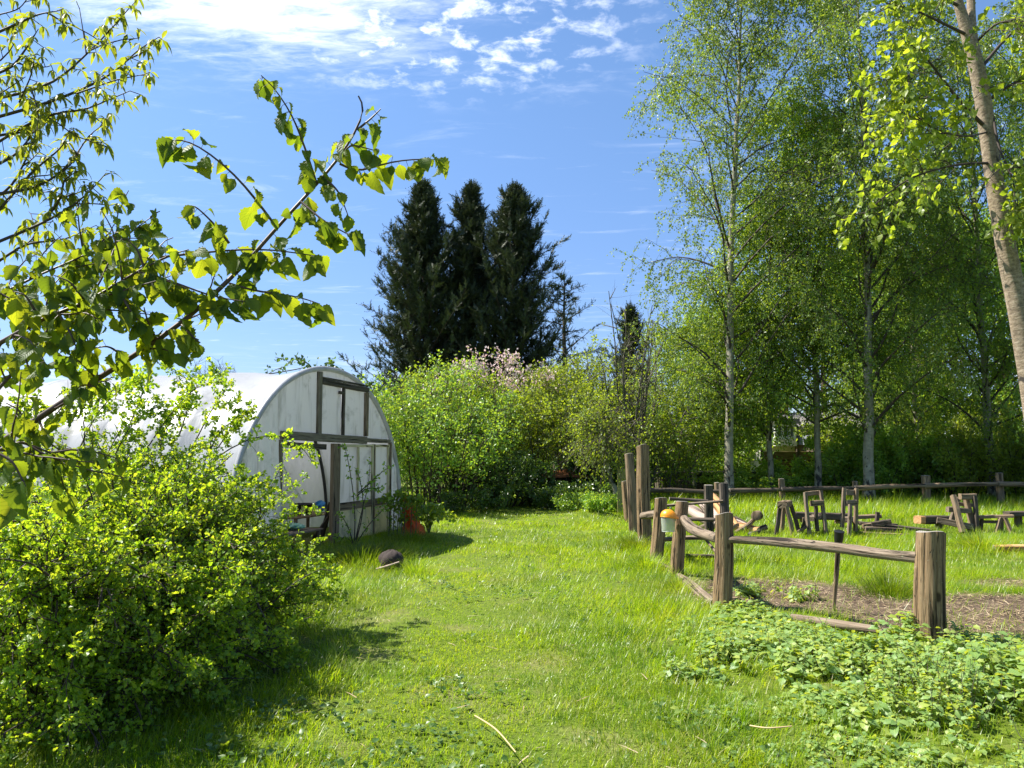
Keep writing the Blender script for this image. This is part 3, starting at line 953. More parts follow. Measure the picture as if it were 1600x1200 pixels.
shrub('willow_bush', 'yellow green bush with fine open foliage at the path end', 'bush', gx(868, 23.4), 4.7, 1.7, 30, 25, 'yellow_leaf', 0.072, LEAF4, 7, 13, 0.42, 'grey_twig', base_r=0.8, sec=6, r0=0.02, tier=0.34)
shrub('willow_bush', 'upright yellow green bush just left of the tall fence posts', 'bush', gx(912, 25.5), 5.6, 1.4, 28, 26, 'yellow_leaf', 0.072, LEAF4, 7, 13, 0.40, 'grey_twig', base_r=0.6, sec=6, r0=0.02, tier=0.30)
shrub('whip_tree', 'tall sparse sapling clump with bare upright whips and few leaves', 'sapling', gx(985, 24.6), 7.3, 1.6, 20, 27, 'yellow_leaf', 0.075, LEAF4, 3, 4, 0.30, 'grey_twig', base_r=0.45, sec=9, r0=0.042, tier=0.20, frac=0.45)
shrub('elder_bush', 'green leafy bush behind the two tall fence posts', 'bush', gx(1030, 25.5), 3.6, 1.7, 28, 28, 'shrub_leaf', 0.080, LEAF4, 6, 9, 0.12, 'grey_twig', base_r=0.8, sec=6)
shrub('ivy_bush', 'dark glossy ivy bush beside the rusty roofed shelter', 'bush', gx(945, 22.6), 1.75, 0.6, 22, 29, 'dark_leaf', 0.075, LEAF4, 7, 12, 0.06, 'twig', base_r=0.5, sec=6)
shrub('nettle_clump', 'grey green nettle clump below the rusty roofed shelter', 'plant', gx(885, 21.2), 0.72, 0.75, 34, 30, 'dark_leaf', 0.075, LEAF4, 6, 9, 0.05, 'grey_twig', base_r=0.8, sec=4, r0=0.008)
shrub('weed_clump', 'small dark weed mound on the grass at the path end', 'plant', gx(925, 18.6), 0.36, 0.55, 26, 31, 'hedge_leaf', 0.05, LEAF4, 5, 9, 0.04, 'grey_twig', base_r=0.45, sec=4, r0=0.006)
shrub('bramble_bush', 'low tangled bush at the foot of the multi stemmed bush', 'bush', gx(735, 20.4), 0.55, 0.9, 26, 32, 'dark_leaf', 0.06, LEAF4, 5, 8, 0.05, 'twig', base_r=0.9, sec=4, r0=0.007)
shrub('laurel_bush', 'shaded green bush between the dark spruce and tallest birch', 'bush', gx(1100, 30), 4.4, 2.3, 26, 33, 'hedge_leaf', 0.10, LEAF4, 6, 9, 0.08, 'twig', base_r=1.2, sec=6)


# ------------------------------------------------------------------ conifers
def conifer(label, loc, H, Rr, seed, mat='needle', npri=300, up=0.75, spn=26, ssize=0.55, prof=None, nm='conifer', group='dark conifers beyond the bushes', tiers=None):
    rng = np.random.default_rng(seed)
    root = thing(nm, label, 'conifer', loc, group)
    tb, cb = MB(), MB()
    s = np.linspace(0, 1, 12)
    T = np.stack([np.cumsum(rng.normal(size=12)) * 0.05, np.cumsum(rng.normal(size=12)) * 0.05, s * H - 0.2], -1)
    rr = 0.28 * (1 - s) + 0.015
    log(tb, T, rr, 8, seed, 0.03, 0.05, caps=False, sub=2)
    pri, _, t = sprout(rng, T[None], npri, 0.06, 0.995, 70, Rr, 7, 0.08, up * 0.12 if tiers is None else -0.02, 0.30 if tiers is None else 0.1, 0.0, 0.12)
    pr = np.interp(t, *(prof or ([0.06, 0.25, 0.6, 0.85, 1.0], [0.95, 1.0, 0.72, 0.42, 0.10]))) * np.clip(1 + rng.normal(size=len(t)) * 0.30, 0.45, 1.8)
    pri = pri[:, :1] + (pri - pri[:, :1]) * pr[:, None, None]
    tubes(tb, pri, taper(len(pri), 7, 0.04, 0.008), 4, 1)
    idx = np.repeat(np.arange(len(pri)), spn)
    tt = 0.15 + 0.85 * rng.uniform(0, 1, len(idx)) ** 0.7
    pos, TT = sample(pri, idx, tt)
    side = rng.normal(size=pos.shape) * 0.55
    ax = TT * 0.75 + side + np.array([0, 0, 0.28 if tiers is None else -0.05])
    hint = rng.normal(size=pos.shape) * 0.5 + np.array([0, 0, 1.0])
    inst(cb, SPRAY, pos + rng.normal(size=pos.shape) * 0.05, ax, hint, ssize * rng.uniform(0.6, 1.3, len(pos)))
    # leader tip
    k = 30
    pos = T[-1] + np.stack([rng.normal(size=k) * 0.03, rng.normal(size=k) * 0.03, -rng.uniform(0, 1.6, k) + .1], -1)
    ax = rng.normal(size=(k, 3)) * 0.28 + np.array([0, 0, 1])
    inst(cb, SPRAY, pos, ax, rng.normal(size=(k, 3)), ssize * rng.uniform(0.7, 1.3, k))
    tb.build('trunk', [M['bark'], M['twig']], root, smooth=True)
    cb.build('crown', M[mat], root)
    return root


CP_ = ([0.06, 0.3, 0.5, 0.7, 0.85, 0.94, 1.0], [0.80, 0.92, 0.80, 0.54, 0.30, 0.12, 0.02])
conifer('broadest dark conifer, leftmost of the tall trio', gx(664, 42), 16.3, 3.8, 41, npri=480, prof=CP_, spn=36)
conifer('narrowest dark conifer in the middle of the tall trio', gx(738, 43.5), 16.7, 3.3, 42, npri=410, prof=([0.06, 0.3, 0.6, 0.85, 0.94, 1.0], [1.0, 1, .70, .28, .12, .02]), spn=32)
conifer('dark conifer with flaring upswept tips, rightmost of the tall trio', gx(804, 42), 16.0, 3.2, 43, npri=400, prof=([0.06, 0.3, 0.6, 0.8, 0.92, 1.0], [0.95, 1.0, .82, .52, .24, .02]), up=1.1, spn=32)
conifer('thin young cedar with layered drooping tips beside the dark trio', gx(878, 46), 12.2, 3.6, 44, 'cedar_needle', 84, 0.2, 22, 0.36, ([0.06, 0.5, 0.75, 1.0], [1.1, 0.95, 0.55, 0.1]), 'cedar_tree', None, True)
conifer('small dark spruce behind the bare whip saplings', gx(984, 33), 7.6, 1.9, 45, 'needle', 220, 0.4, 18, 0.36, ([0.06, 0.3, 0.7, 1.0], [1, 0.95, 0.5, 0.08]), 'spruce_tree', None)
conifer('very small dark spruce behind the leafy bush by the posts', gx(1120, 36), 6.0, 2.0, 46, 'needle', 180, 0.4, 18, 0.40, ([0.06, 0.3, 0.7, 1.0], [1, 0.95, 0.5, 0.08]), 'spruce_tree', None)

# ------------------------------------------------------------------ trees behind the birches
bt = broadleaf('broadleaf_tree', 'dense green tree closing the view behind the two middle birches', 'tree', gx(1290, 45), 13.5, 5.4, 51, 'birch_leaf_lush', 0.15, 0.20, 34, 13, r0=0.22, group='green trees behind the birches')
bt2 = broadleaf('broadleaf_tree', 'tall dark green tree behind the thickest white birch', 'tree', gx(1440, 34), 13.5, 5.2, 52, 'hedge_leaf', 0.15, 0.10, 36, 13, r0=0.24, group='green trees behind the birches')
dup(bt, gx(1570, 33), 2.2, 0.9, 'broad bright green tree behind the last birch on the right', 'green trees behind the birches')
dup(bt2, gx(1140, 40), 1.3, (0.75, 0.75, 0.66), 'low rounded tree between the tallest birch and the slim forking birch', 'green trees behind the birches')
dup(bt2, gx(1700, 30), 4.0, (1, 1, 1.05), 'dark green tree at the far right behind the back fence', 'green trees behind the birches')
dup(bt, gx(1385, 47), 5.0, (1.0, 1.0, 0.95), 'distant green tree seen in the gap between two birches', 'green trees behind the birches')


def hedge(name, label, x0, x1, y0, y1, h, seed, mat, n, leaf, d=0.9):
    rng = np.random.default_rng(seed)
    root = thing(name, label, 'hedge', ((x0 + x1) / 2, (y0 + y1) / 2, 0))
    o = local(root)
    tb, cb = MB(), MB()
    m = int(abs(x1 - x0) * 4)
    a = rng.uniform(0, 1, m)
    P0 = np.stack([x0 + (x1 - x0) * a, y0 + (y1 - y0) * a + rng.normal(size=m) * d * 0.3, np.full(m, -0.05)], -1) - o
    hh = h * (0.8 + 0.28 * fnoise(a * (x1 - x0), np.zeros(m), 0.8))
    D0 = rng.normal(size=(m, 3)) * 0.22 + np.array([0, 0, 1])
    st = grow(rng, P0, D0, hh, 7, 0.10, 0)
    tubes(tb, st, taper(m, 7, 0.025, 0.006), 4)
    se, _, _ = sprout(rng, st, 7, 0.05, 1.0, 60, d * 0.8, 5, 0.2, -0.08, 0.0, 0.3)
    tubes(tb, se, taper(len(se), 5, 0.009, 0.003), 3)
    c = max(3, int(n / (len(se) * 1.3)))
    pos, T = leaves_on(rng, se, c, 0.1, 1, 0.10)
    leafset(cb, rng, LEAF4, pos, T, leaf, 0.3, 1.0, 0.4, 0.35)
    pos, T = leaves_on(rng, st, c * 2, 0.1, 1, 0.12)
    leafset(cb, rng, LEAF4, pos, T, leaf, 0.3, 1.0, 0.4, 0.35)
    tb.build('stems', M['twig'], root)
    cb.build('foliage', M[mat], root)
    return root


hedge('hedge', 'shaded leafy hedge running along behind the back rail fence', gx(1290, 26.5)[0], 24.0, 26.5, 25.0, 2.5, 61, 'hedge_leaf', 60000, 0.105, 1.1)
hedge('hedge', 'low ivy covered bank between the slatted fence and rail fence', gx(1165, 27.5)[0], gx(1300, 27.5)[0], 27.5, 27.0, 1.05, 62, 'hedge_leaf', 12000, 0.10, 0.8)
hedge('hedge', 'tall background hedge closing the gaps under the right hand trees', 17, 34, 33, 30, 5.0, 64, 'hedge_leaf', 30000, 0.16, 1.6)
hedge('hedge', 'long field hedge on the horizon behind the polytunnel', -45, -5, 48, 46, 3.6, 63, 'hedge_leaf', 26000, 0.17, 1.4)
hedge('hedge', 'shaded hedge behind the bushes at the end of the grass path', -5.5, 9.5, 31, 32, 3.2, 65, 'hedge_leaf', 30000, 0.13, 1.4)

ub = shrub('undergrowth_bush', 'bright green bush under the birches behind the tallest sawbuck', 'bush', gx(1492, 25.2), 2.3, 1.6, 26, 34, 'lime_leaf', 0.085, LEAF4, 6, 9, 0.05, 'twig', base_r=1.1, sec=5, group='bushes under the birches')
ub2 = shrub('undergrowth_bush', 'leafy bush between the straight birch and thickest birch', 'bush', gx(1335, 25.6), 1.9, 1.1, 24, 35, 'hedge_leaf', 0.085, LEAF4, 6, 9, 0.05, 'twig', base_r=0.9, sec=5, group='bushes under the birches')
dup(ub2, gx(1405, 25.8), 2.0, (1.1, 1.0, 1.25), 'leafy bush just right of the thickest birch', 'bushes under the birches')
dup(ub, gx(1590, 24.6), 1.2, (1.0, 1.0, 1.1), 'bright bush at the right end of the back rail fence', 'bushes under the birches')
dup(ub2, gx(1168, 26.2), 4.0, (1.0, 1.0, 0.5), 'low leafy bush between the tallest birch and forked birch', 'bushes under the birches')
dup(ub, gx(1540, 29.5), 3.0, (1.3, 1.2, 1.6), 'tall bush rising behind the hedge near the last birch', 'bushes under the birches')
dup(ub, gx(1375, 30.5), 5.0, (1.3, 1.2, 1.75), 'tall bush rising behind the hedge near the thickest birch', 'bushes under the birches')


def bare_tree(label, loc, H, seed, nm='bare_tree'):
    rng = np.random.default_rng(seed)
    root = thing(nm, label, 'tree', loc)
    tb = MB()
    s = np.linspace(0, 1, 10)
    T = np.stack([np.cumsum(rng.normal(size=10)) * .06, np.zeros(10), s * H * 0.7], -1)
    log(tb, T, 0.16 * (1 - s) + 0.02, 8, seed, 0.02, 0.05, caps=False, sub=2)
    p, _, _ = sprout(rng, T[None], 16, 0.25, 1, 50, H * 0.48, 7, 0.13, 0.02, 0.2, 0.3)
    tubes(tb, p, taper(len(p), 7, 0.06, 0.012), 4)
    q, _, _ = sprout(rng, p, 8, 0.2, 1, 42, H * 0.2, 5, 0.15, 0.02, 0.1, 0.4)
    tubes(tb, q, taper(len(q), 5, 0.02, 0.008), 3)
    w, _, _ = sprout(rng, q, 6, 0.1, 1, 40, H * 0.09, 4, 0.15, 0, 0.05, 0.3)
    tubes(tb, w, taper(len(w), 4, 0.010, 0.006), 3)
    tb.build('trunk', M['grey_twig'], root)


bare_tree('leafless tree far off showing above the tunnel roof', gx(335, 48), 7.3, 71)

# ------------------------------------------------------------------ polytunnel
TH = R(18.49)
TW, THH, TE, TLEN = 5.18, 2.89, 2.145, 17.0
EU = np.array([math.sin(TH), math.cos(TH), 0])          # across the gable, towards its far foot
EA = np.array([-math.cos(TH), math.sin(TH), 0])         # along the tunnel, away from the gable
EO = -EA                                                # out of the gable
MID = np.array([-2.195, 15.29, 0]) - EU * TW / 2
EZ = np.array([0, 0, 1.0])


def gp(px, py, off=0.0):
    """(u, z) on the gable plane where a photo point meets it"""
    d = ray(px, py)
    o = np.array([0, 0, EYE])
    t = np.dot(MID + EO * off - o, EO) / np.dot(d, EO)
    p = o + d * t - MID
    return float(np.dot(p, EU)), float(p[2])


def arch_z(u, s=1.0):
    return THH * s * np.maximum(0, 1 - np.abs(np.asarray(u) / (TW / 2 * s)) ** TE) ** (1 / TE)


def arch_pts(n=49, s=1.0):
    a = np.linspace(0, np.pi, n)
    u = np.sign(np.cos(a)) * np.abs(np.cos(a)) ** (2 / TE) * TW / 2 * s
    z = THH * np.abs(np.sin(a)) ** (2 / TE) * s
    return u, z


def tunnel():
    root = thing('polytunnel', 'white polythene polytunnel with weathered timber gable and open doorway', 'polytunnel', MID)

    def L(u, z, a=0.0):
        """local point: across u, up z, a metres outwards from the gable"""
        return EU * u + EZ * z + EO * a
    # cover
    u, z = arch_pts(57)
    na = 137
    s = np.linspace(0, TLEN, na)
    rng = np.random.default_rng(3)
    bay = 1.7
    sag = 1 - 0.022 * np.sin(np.pi * (((s - 1.6) % bay) / bay)) ** 2 * np.clip(s / .6, 0, 1)
    V = np.zeros((na, len(u), 3))
    arcl = np.linspace(0, 1, len(u))
    for i, si in enumerate(s):
        wr = 0.008 * np.sin(arcl * 60 + si * 7) * np.exp(-((arcl - .72) / .14) ** 2) + 0.016 * np.sin(si * 11 + arcl * 9) * np.exp(-((arcl - 0.80) / 0.10) ** 2)
        k = (sag[i] + wr)[:, None]
        V[i] = EU * (u[:, None] * k) + EZ * (z[:, None] * k) - EO * si
    nu = len(u)
    i = np.arange(na - 1)[:, None]
    j = np.arange(nu - 1)[None]
    q = np.stack([i * nu + j, i * nu + j + 1, (i + 1) * nu + j + 1, (i + 1) * nu + j], -1).reshape(-1, 4)
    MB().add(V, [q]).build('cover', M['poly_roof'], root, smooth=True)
    # rolled white edge of the cover at the gable
    hb = MB()
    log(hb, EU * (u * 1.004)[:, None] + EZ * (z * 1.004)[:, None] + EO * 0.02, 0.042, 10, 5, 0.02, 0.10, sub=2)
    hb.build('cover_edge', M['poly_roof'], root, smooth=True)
    for k, a in enumerate(np.arange(1.6, TLEN, 1.7)):
        hb = MB()
        tubes(hb, (EU * (u * 0.975)[:, None] + EZ * (z * 0.975)[:, None] - EO * a)[None], np.full((1, nu), 0.032), 8)
        hb.build('hoop', M['hoop'], root, smooth=True)
    hb = MB()
    tubes(hb, np.array([[L(0, THH * 0.955, -0.05), L(0, THH * 0.955, -TLEN)]]), np.full((1, 2), 0.02), 8)
    hb.build('ridge_bar', M['hoop'], root, smooth=True)
    # far end sheet
    zz = np.linspace(0, 1, 12)
    V = EU * u[None, :, None] + EZ * (z[None] * zz[:, None])[..., None] - EO * TLEN
    i = np.arange(11)[:, None]
    q = np.stack([i * nu + j, i * nu + j + 1, (i + 1) * nu + j + 1, (i + 1) * nu + j], -1).reshape(-1, 4)
    MB().add(V, [q]).build('end_sheet', M['poly_gable'], root, smooth=True)

    uA, zA = gp(441, 668)
    uB, zB = gp(497, 588)
    uM, _ = gp(534, 605)
    uC, zC = gp(570, 617)
    uD, zD = gp(606, 702)
    uE0, _ = gp(516, 700)
    uE1, _ = gp(526, 700)
    uF, _ = gp(581, 700)
    uG, _ = gp(558, 697)
    zl = 0.5 * (zA + zD)
    zu = 0.5 * (zB + zC)
    zbd = gp(553, 783)[1]

    def film(name, u0, u1, zb, zt, mat, wr=0.015, seed=0, fold=0.0, a0=0.0, nu=24, nz=24):
        rng = np.random.default_rng(seed)
        uu = np.linspace(u0, u1, nu)
        top = zt(uu) if callable(zt) else np.full(nu, zt)
        tt = np.linspace(0, 1, nz)
        U, T_ = np.meshgrid(uu, tt)
        Z = zb + (np.maximum(top, zb + 0.01)[None] - zb) * T_
        d = np.zeros_like(U)
        for _ in range(5):
            d += wr / 3 * np.sin(U * rng.uniform(6, 22) + Z * rng.normal() * 5 + rng.uniform(0, 6))
        if fold:
            for _ in range(4):
                d += fold * np.sin((U - u0) * rng.uniform(16, 34) + Z * rng.uniform(1.5, 4) + rng.uniform(0, 6)) * np.clip(1.2 - T_ * 0.6, 0, 1)
        V = EU * U[..., None] + EZ * Z[..., None] + EO * (a0 + d)[..., None]
        i = np.arange(nz - 1)[:, None]
        j = np.arange(nu - 1)[None]
        q = np.stack([i * nu + j, i * nu + j + 1, (i + 1) * nu + j + 1, (i + 1) * nu + j], -1).reshape(-1, 4)
        return MB().add(V, [q]).build(name, M[mat], root, smooth=True)
    az = lambda x: arch_z(x, 0.995)
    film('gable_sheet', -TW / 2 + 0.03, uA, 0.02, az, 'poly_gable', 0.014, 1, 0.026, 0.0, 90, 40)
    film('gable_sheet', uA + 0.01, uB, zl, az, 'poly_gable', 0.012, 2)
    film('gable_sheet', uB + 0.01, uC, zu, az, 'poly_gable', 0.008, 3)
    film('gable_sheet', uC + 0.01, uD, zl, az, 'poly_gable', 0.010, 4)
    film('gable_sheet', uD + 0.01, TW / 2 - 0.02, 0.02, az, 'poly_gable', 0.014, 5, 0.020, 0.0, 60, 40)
    film('vent_sheet', uB + 0.02, uM - 0.01, zl, zu, 'poly_gable', 0.006, 6)
    film('vent_sheet', uM + 0.01, uC - 0.01, zl, zu, 'poly_gable', 0.006, 7)

    def beam(name, a, b, w, h, mat='frame_wood', seed=0, par=root):
        mb = MB()
        plank(mb, a, b, w, h, seed, EO, 0, 0.004)
        return mb.build(name, M[mat], par)
    t = 0.035
    beam('lintel', L(uA - 0.06, zl + 0.05, t), L(uC, zl, t), 0.13, 0.06, 'frame_wood', 1)
    beam('lintel', L(uC + 0.003, zl, t), L(uD, zl - 0.02, t), 0.075, 0.055, 'frame_wood', 2)
    beam('upper_beam', L(uB + 0.045, zu + 0.02, t), L(uC + 0.04, zu - 0.01, t), 0.085, 0.07, 'dark_wood', 3)
    beam('upper_strip', L(uB + 0.045, zu + 0.085, t), L(uC + 0.02, zu + 0.055, t), 0.03, 0.05, 'frame_wood', 33)
    beam('frame_post', L(uB, zl + 0.068, t), L(uB, float(arch_z(uB)) - 0.04, t), 0.085, 0.065, 'frame_wood', 4)
    beam('frame_post', L(uC + 0.01, zl + 0.07, t), L(uC + 0.01, zu - 0.06, t), 0.085, 0.06, 'mid_wood', 5)
    beam('vent_bar', L(uM, zl + 0.07, t), L(uM, zu - 0.04, t), 0.05, 0.05, 'dark_wood', 6)
    beam('latch_block', L(uM - 0.16, zu - 0.12, t + 0.01), L(uM + 0.02, zu - 0.13, t + 0.01), 0.05, 0.03, 'dark_wood', 66)
    beam('door_post', L((uE0 + uE1) / 2, -0.1, t), L((uE0 + uE1) / 2, zl - 0.066, t), abs(uE1 - uE0), 0.08, 'mid_wood', 7)
    beam('door_post', L(uA - 0.03, -0.1, t - 0.03), L(uA - 0.03, zl - 0.02, t - 0.03), 0.05, 0.05, 'frame_wood', 8)
    beam('door_post', L(uD + 0.025, -0.1, t), L(uD + 0.025, zl - 0.03, t), 0.055, 0.06, 'mid_wood', 10)
    beam('header_board', L(uA + 0.12, zl - 0.09, 0.0), L(uE0 - 0.14, zl - 0.12, 0.0), 0.09, 0.04, 'dark_wood', 11)
    # doors right of the doorway: film lights above a boarded panel
    for d0, d1, bars, sd in ((uE1 + 0.015, uF - 0.01, (uG,), 20), (uF + 0.035, uD - 0.01, (), 30)):
        top = zl - 0.075
        door = film('door', d0, d1, zbd, top, 'poly_gable' if sd == 20 else 'poly_gable', 0.004, sd, 0, 0.005)
        beam('door_stile', L(d0 + 0.02, 0.03, 0.03), L(d0 + 0.02, top, 0.03), 0.04, 0.04, 'door_wood', sd + 1, door)
        beam('door_stile', L(d1 - 0.02, 0.03, 0.03), L(d1 - 0.02, top, 0.03), 0.04, 0.04, 'door_wood', sd + 2, door)
        beam('door_rail', L(d0 + 0.042, top - 0.025, 0.03), L(d1 - 0.042, top - 0.025, 0.03), 0.045, 0.035, 'door_wood', sd + 3, door)
        beam('door_rail', L(d0 + 0.042, zbd - 0.06, 0.034), L(d1 - 0.042, zbd - 0.06, 0.034), 0.13, 0.03, 'mid_wood', sd + 4, door)
        for b in bars:
            beam('door_bar', L(b, zbd + 0.007, 0.03), L(b, top - 0.05, 0.03), 0.035, 0.035, 'door_wood', sd + 5, door)
        mb = MB()
        nb = 4 if sd == 20 else 2
        for k in range(nb):
            w = (d1 - d0 - 0.09) / nb
            x = d0 + 0.045 + w * (k + 0.5)
            plank(mb, L(x, 0.04, 0.025), L(x, zbd - 0.128, 0.025), w * 0.985, 0.02, sd + k, EO, 0, 0.002)
        mb.build('door_board', M['poly_algae'], door)
    beam('door_post', L(uF + 0.012, 0.0, t + 0.003), L(uF + 0.012, zl - 0.07, t + 0.003), 0.04, 0.05, 'mid_wood', 12)
    return L, uA, uE0, zl


LT, UA, UE, ZL = tunnel()


def TP(u, z, a):
    return MID + EU * u + EZ * z + EO * a


def bench(name, label, u0, u1, a0, a1, z, seed, mat='mid_wood', posts=()):
    """slatted table standing inside the doorway"""
    c = TP((u0 + u1) / 2, 0, (a0 + a1) / 2)
    root = thing(name, label, 'table', c)
    f = lambda u, zz, a: TP(u, zz, a) - c
    mb = MB()
    n = 4
    for k in range(n):
        a = a0 + (a1 - a0) * (k + 0.5) / n
        plank(mb, f(u0, z, a), f(u1, z, a), abs(a1 - a0) / n * 0.9, 0.025, seed + k, (0, 0, 1), 0, 0.004)
    mb.build('tabletop', M[mat], root)
    for uu in (u0 + 0.06, u1 - 0.06):
        for aa in (a0 - 0.05, a1 + 0.05):
            mb = MB()
            plank(mb, f(uu, -0.02, aa), f(uu, z - 0.014, aa), 0.05, 0.05, seed + 9, EO)
            mb.build('leg', M[mat], root)
    for (uu, aa, h) in posts:
        mb = MB()
        log(mb, [f(uu, z + 0.014, aa), f(uu, z + h, aa)], 0.032, 10, seed, 0.01, 0.03)
        mb.build('upright', M['door_wood'], root, smooth=True)
    return root


b0 = gp(452, 826, -0.25)
b1 = gp(492, 826, -0.25)
bench('potting_table', 'low grey potting table just inside the tunnel doorway', b0[0] - 0.25, b1[0], -0.08, -0.75, b1[1], 201, 'rail')
c0 = gp(455, 801, -1.1)
c1 = gp(506, 801, -1.1)
bench('potting_bench', 'taller wooden bench with two round topped uprights inside the tunnel', c0[0] - 0.2, c1[0], -0.85, -1.45, c1[1], 202, 'mid_wood', ((gp(474, 795, -0.95)[0], -0.95, 0.17), (gp(490, 795, -0.95)[0], -0.95, 0.17)))


def tub(label, p, r0, r1, h):
    prof = [(0.0, 0.0), (r0, 0.0), (r0 + (r1 - r0) * .5, h * .5), (r1, h * 0.93), (r1 + .018, h * 0.93), (r1 + .018, h), (r1 - .008, h), (r0 - 0.01, .02), (0, .015)]
    k = 28
    a = np.linspace(0, 2 * np.pi, k, endpoint=False)
    V = np.array([[(r * np.cos(x), r * np.sin(x), z) for x in a] for r, z in prof])
    i = np.arange(len(prof) - 1)[:, None]
    j = np.arange(k)[None]
    q = np.stack([i * k + j, i * k + (j + 1) % k, (i + 1) * k + (j + 1) % k, (i + 1) * k + j], -1).reshape(-1, 4)
    o = MB().add(V, [q]).build('plastic_tub', M['black_plastic'], None, smooth=False, bevel=0.002)
    o.location = [float(x) for x in p]
    return tag(o, label, 'tub')


_u, _z = gp(474, 800, -1.18)
tub('round black plastic tub on the tall bench inside the tunnel', TP(_u, c1[1] + 0.015, -1.18), 0.16, 0.21, 0.19)


def crumple(name, label, cat, p, size, col, seed, rough=0.35, amp=0.10):
    rng = np.random.default_rng(seed)
    n, k = 14, 22
    th = np.linspace(0.02, np.pi - 0.02, n)[:, None]
    ph = np.linspace(0, 2 * np.pi, k, endpoint=False)[None]
    r = 1 + sum(amp * np.sin(rng.integers(2, 7) * ph + rng.integers(2, 6) * th + rng.uniform(0, 6)) for _ in range(6))
    V = np.stack([r * np.sin(th) * np.cos(ph), r * np.sin(th) * np.sin(ph), 0.92 * r * np.cos(th) + 0.0 * ph], -1) * np.asarray(size)
    V[..., 2] -= V[..., 2].min()
    i = np.arange(n - 1)[:, None]
    j = np.arange(k)[None]
    q = np.stack([i * k + j, (i + 1) * k + j, (i + 1) * k + (j + 1) % k, i * k + (j + 1) % k], -1).reshape(-1, 4)
    o = MB().add(V, [q]).build(name, plain(name + '_surface', col, rough, 0, 0.35, 25, 0.5, 0.3), None, smooth=False)
    o.location = [float(x) for x in p]
    return tag(o, label, cat)


_u, _z = gp(500, 790, -1.2)
crumple('plastic_bag', 'crumpled bright blue plastic bag on the tunnel bench', 'bag', TP(_u, c1[1] + 0.015, -1.2), (0.10, 0.10, 0.09), (0.02, 0.22, 0.55), 7)
_u, _z = gp(458, 822, -0.4)
crumple('plastic_bag', 'pale green crumpled bag on the low potting table', 'bag', TP(_u, b1[1] + 0.015, -0.4), (0.17, 0.13, 0.05), (0.20, 0.42, 0.28), 8)
# dark boards leaning inside the doorway next to the post
for k, (x0, x1, ln) in enumerate(((506, 517, 0.95), (498, 513, 0.75))):
    p0 = gp(x0, 872 - 10 * k, -0.15)
    p1 = gp(x1, 785 + 22 * k, -0.12)
    a, b = TP(p0[0], -0.02, -0.25 - 0.1 * k), TP(p1[0], p1[1], -0.12)
    mb = MB()
    plank(mb, a, b, 0.13 - 0.05 * k, 0.025, 60 + k, EO)
    tag(mb.build('leaning_board', M['dark_wood'], None, loc=a), ['widest dark board leaning against the tunnel door post', 'thinner dark board leaning inside the tunnel doorway'][k], 'board')


# ------------------------------------------------------------------ side fence along the path
def pts(*q):
    return [at(x, y, Y) for x, y, Y in q]


def fence_side():
    root = thing('rail_fence', 'rustic fence of thick split posts and log rails along the grass path', 'fence', (2.6, 8.5, 0))
    o = local(root)
    posts = [((1455, 1006, 6.35), (1454, 832, 6.35), 0.112, 1, 'post'),
             ((1128, 950, 7.95), (1132, 804, 7.95), 0.094, 2, 'post'),
             ((1058, 900, 9.75), (1066, 784, 9.75), 0.084, 3, 'post'),
             ((1024, 884, 10.75), (1033, 779, 10.75), 0.088, 4, 'post'),
             ((1008, 868, 12.1), (1004, 697, 12.1), 0.105, 5, 'post'),
             ((990, 838, 14.4), (983, 709, 14.4), 0.085, 6, 'mid_wood'),
             ((1012, 836, 13.6), (1004, 722, 13.6), 0.075, 8, 'mid_wood'),
             ((983, 812, 17.0), (978, 752, 17.0), 0.10, 7, 'post')]
    for (b, t, r, sd, mat) in posts:
        p0, p1 = at(*b), at(*t)
        p0 = p0 - (p1 - p0) * 0.12
        mb = MB()
        mid = (p0 + p1) / 2 + np.array([0.012, 0, 0]) * (-1) ** sd
        log(mb, [p0 - o, mid - o, p1 - o], [r * 1.03, r * (1.04 if sd == 1 else 0.98), r * 0.97], 40 if sd < 6 else 20, sd, 0.035, 0.05, cmi=1, sub=14, crack=0.15, captilt=0.010 + 0.010 * (sd % 3))
        mb.build('post', [M[mat], M['post_end']], root, smooth=True)
    rails = [(((1068, 810, 9.7), (1080, 826, 9.1), (1098, 834, 8.6), (1122, 841, 8.05)), (0.05, 0.062, 0.055, 0.05), 11),
             (((1138, 843, 7.9), (1215, 846, 7.5), (1300, 855, 7.1), (1375, 866, 6.7), (1436, 871, 6.4)), (0.036, 0.046, 0.047, 0.045, 0.046), 12),
             (((1238, 965, 7.35), (1300, 975, 7.0), (1370, 985, 6.65), (1440, 995, 6.4)), (0.036, 0.045, 0.038, 0.046), 13),
             (((1062, 902, 9.6), (1078, 914, 9.0), (1096, 930, 8.45), (1116, 945, 8.05)), (0.05, 0.065, 0.055, 0.06), 14),
             (((1022, 880, 10.7), (1034, 888, 10.3), (1054, 897, 9.85)), (0.06, 0.075, 0.06), 15),
             (((1004, 806, 11.9), (1016, 805, 11.3), (1030, 803, 10.85)), (0.05, 0.06, 0.055), 16)]
    for q, r, sd in rails:
        mb = MB()
        log(mb, [p - o for p in pts(*q)], r, 18, sd, 0.03, 0.09, cmi=1, sub=8, crack=0.05)
        mb.build('rail', [M['rail'], M['post_end']], root, smooth=True)
    return root


fence_side()


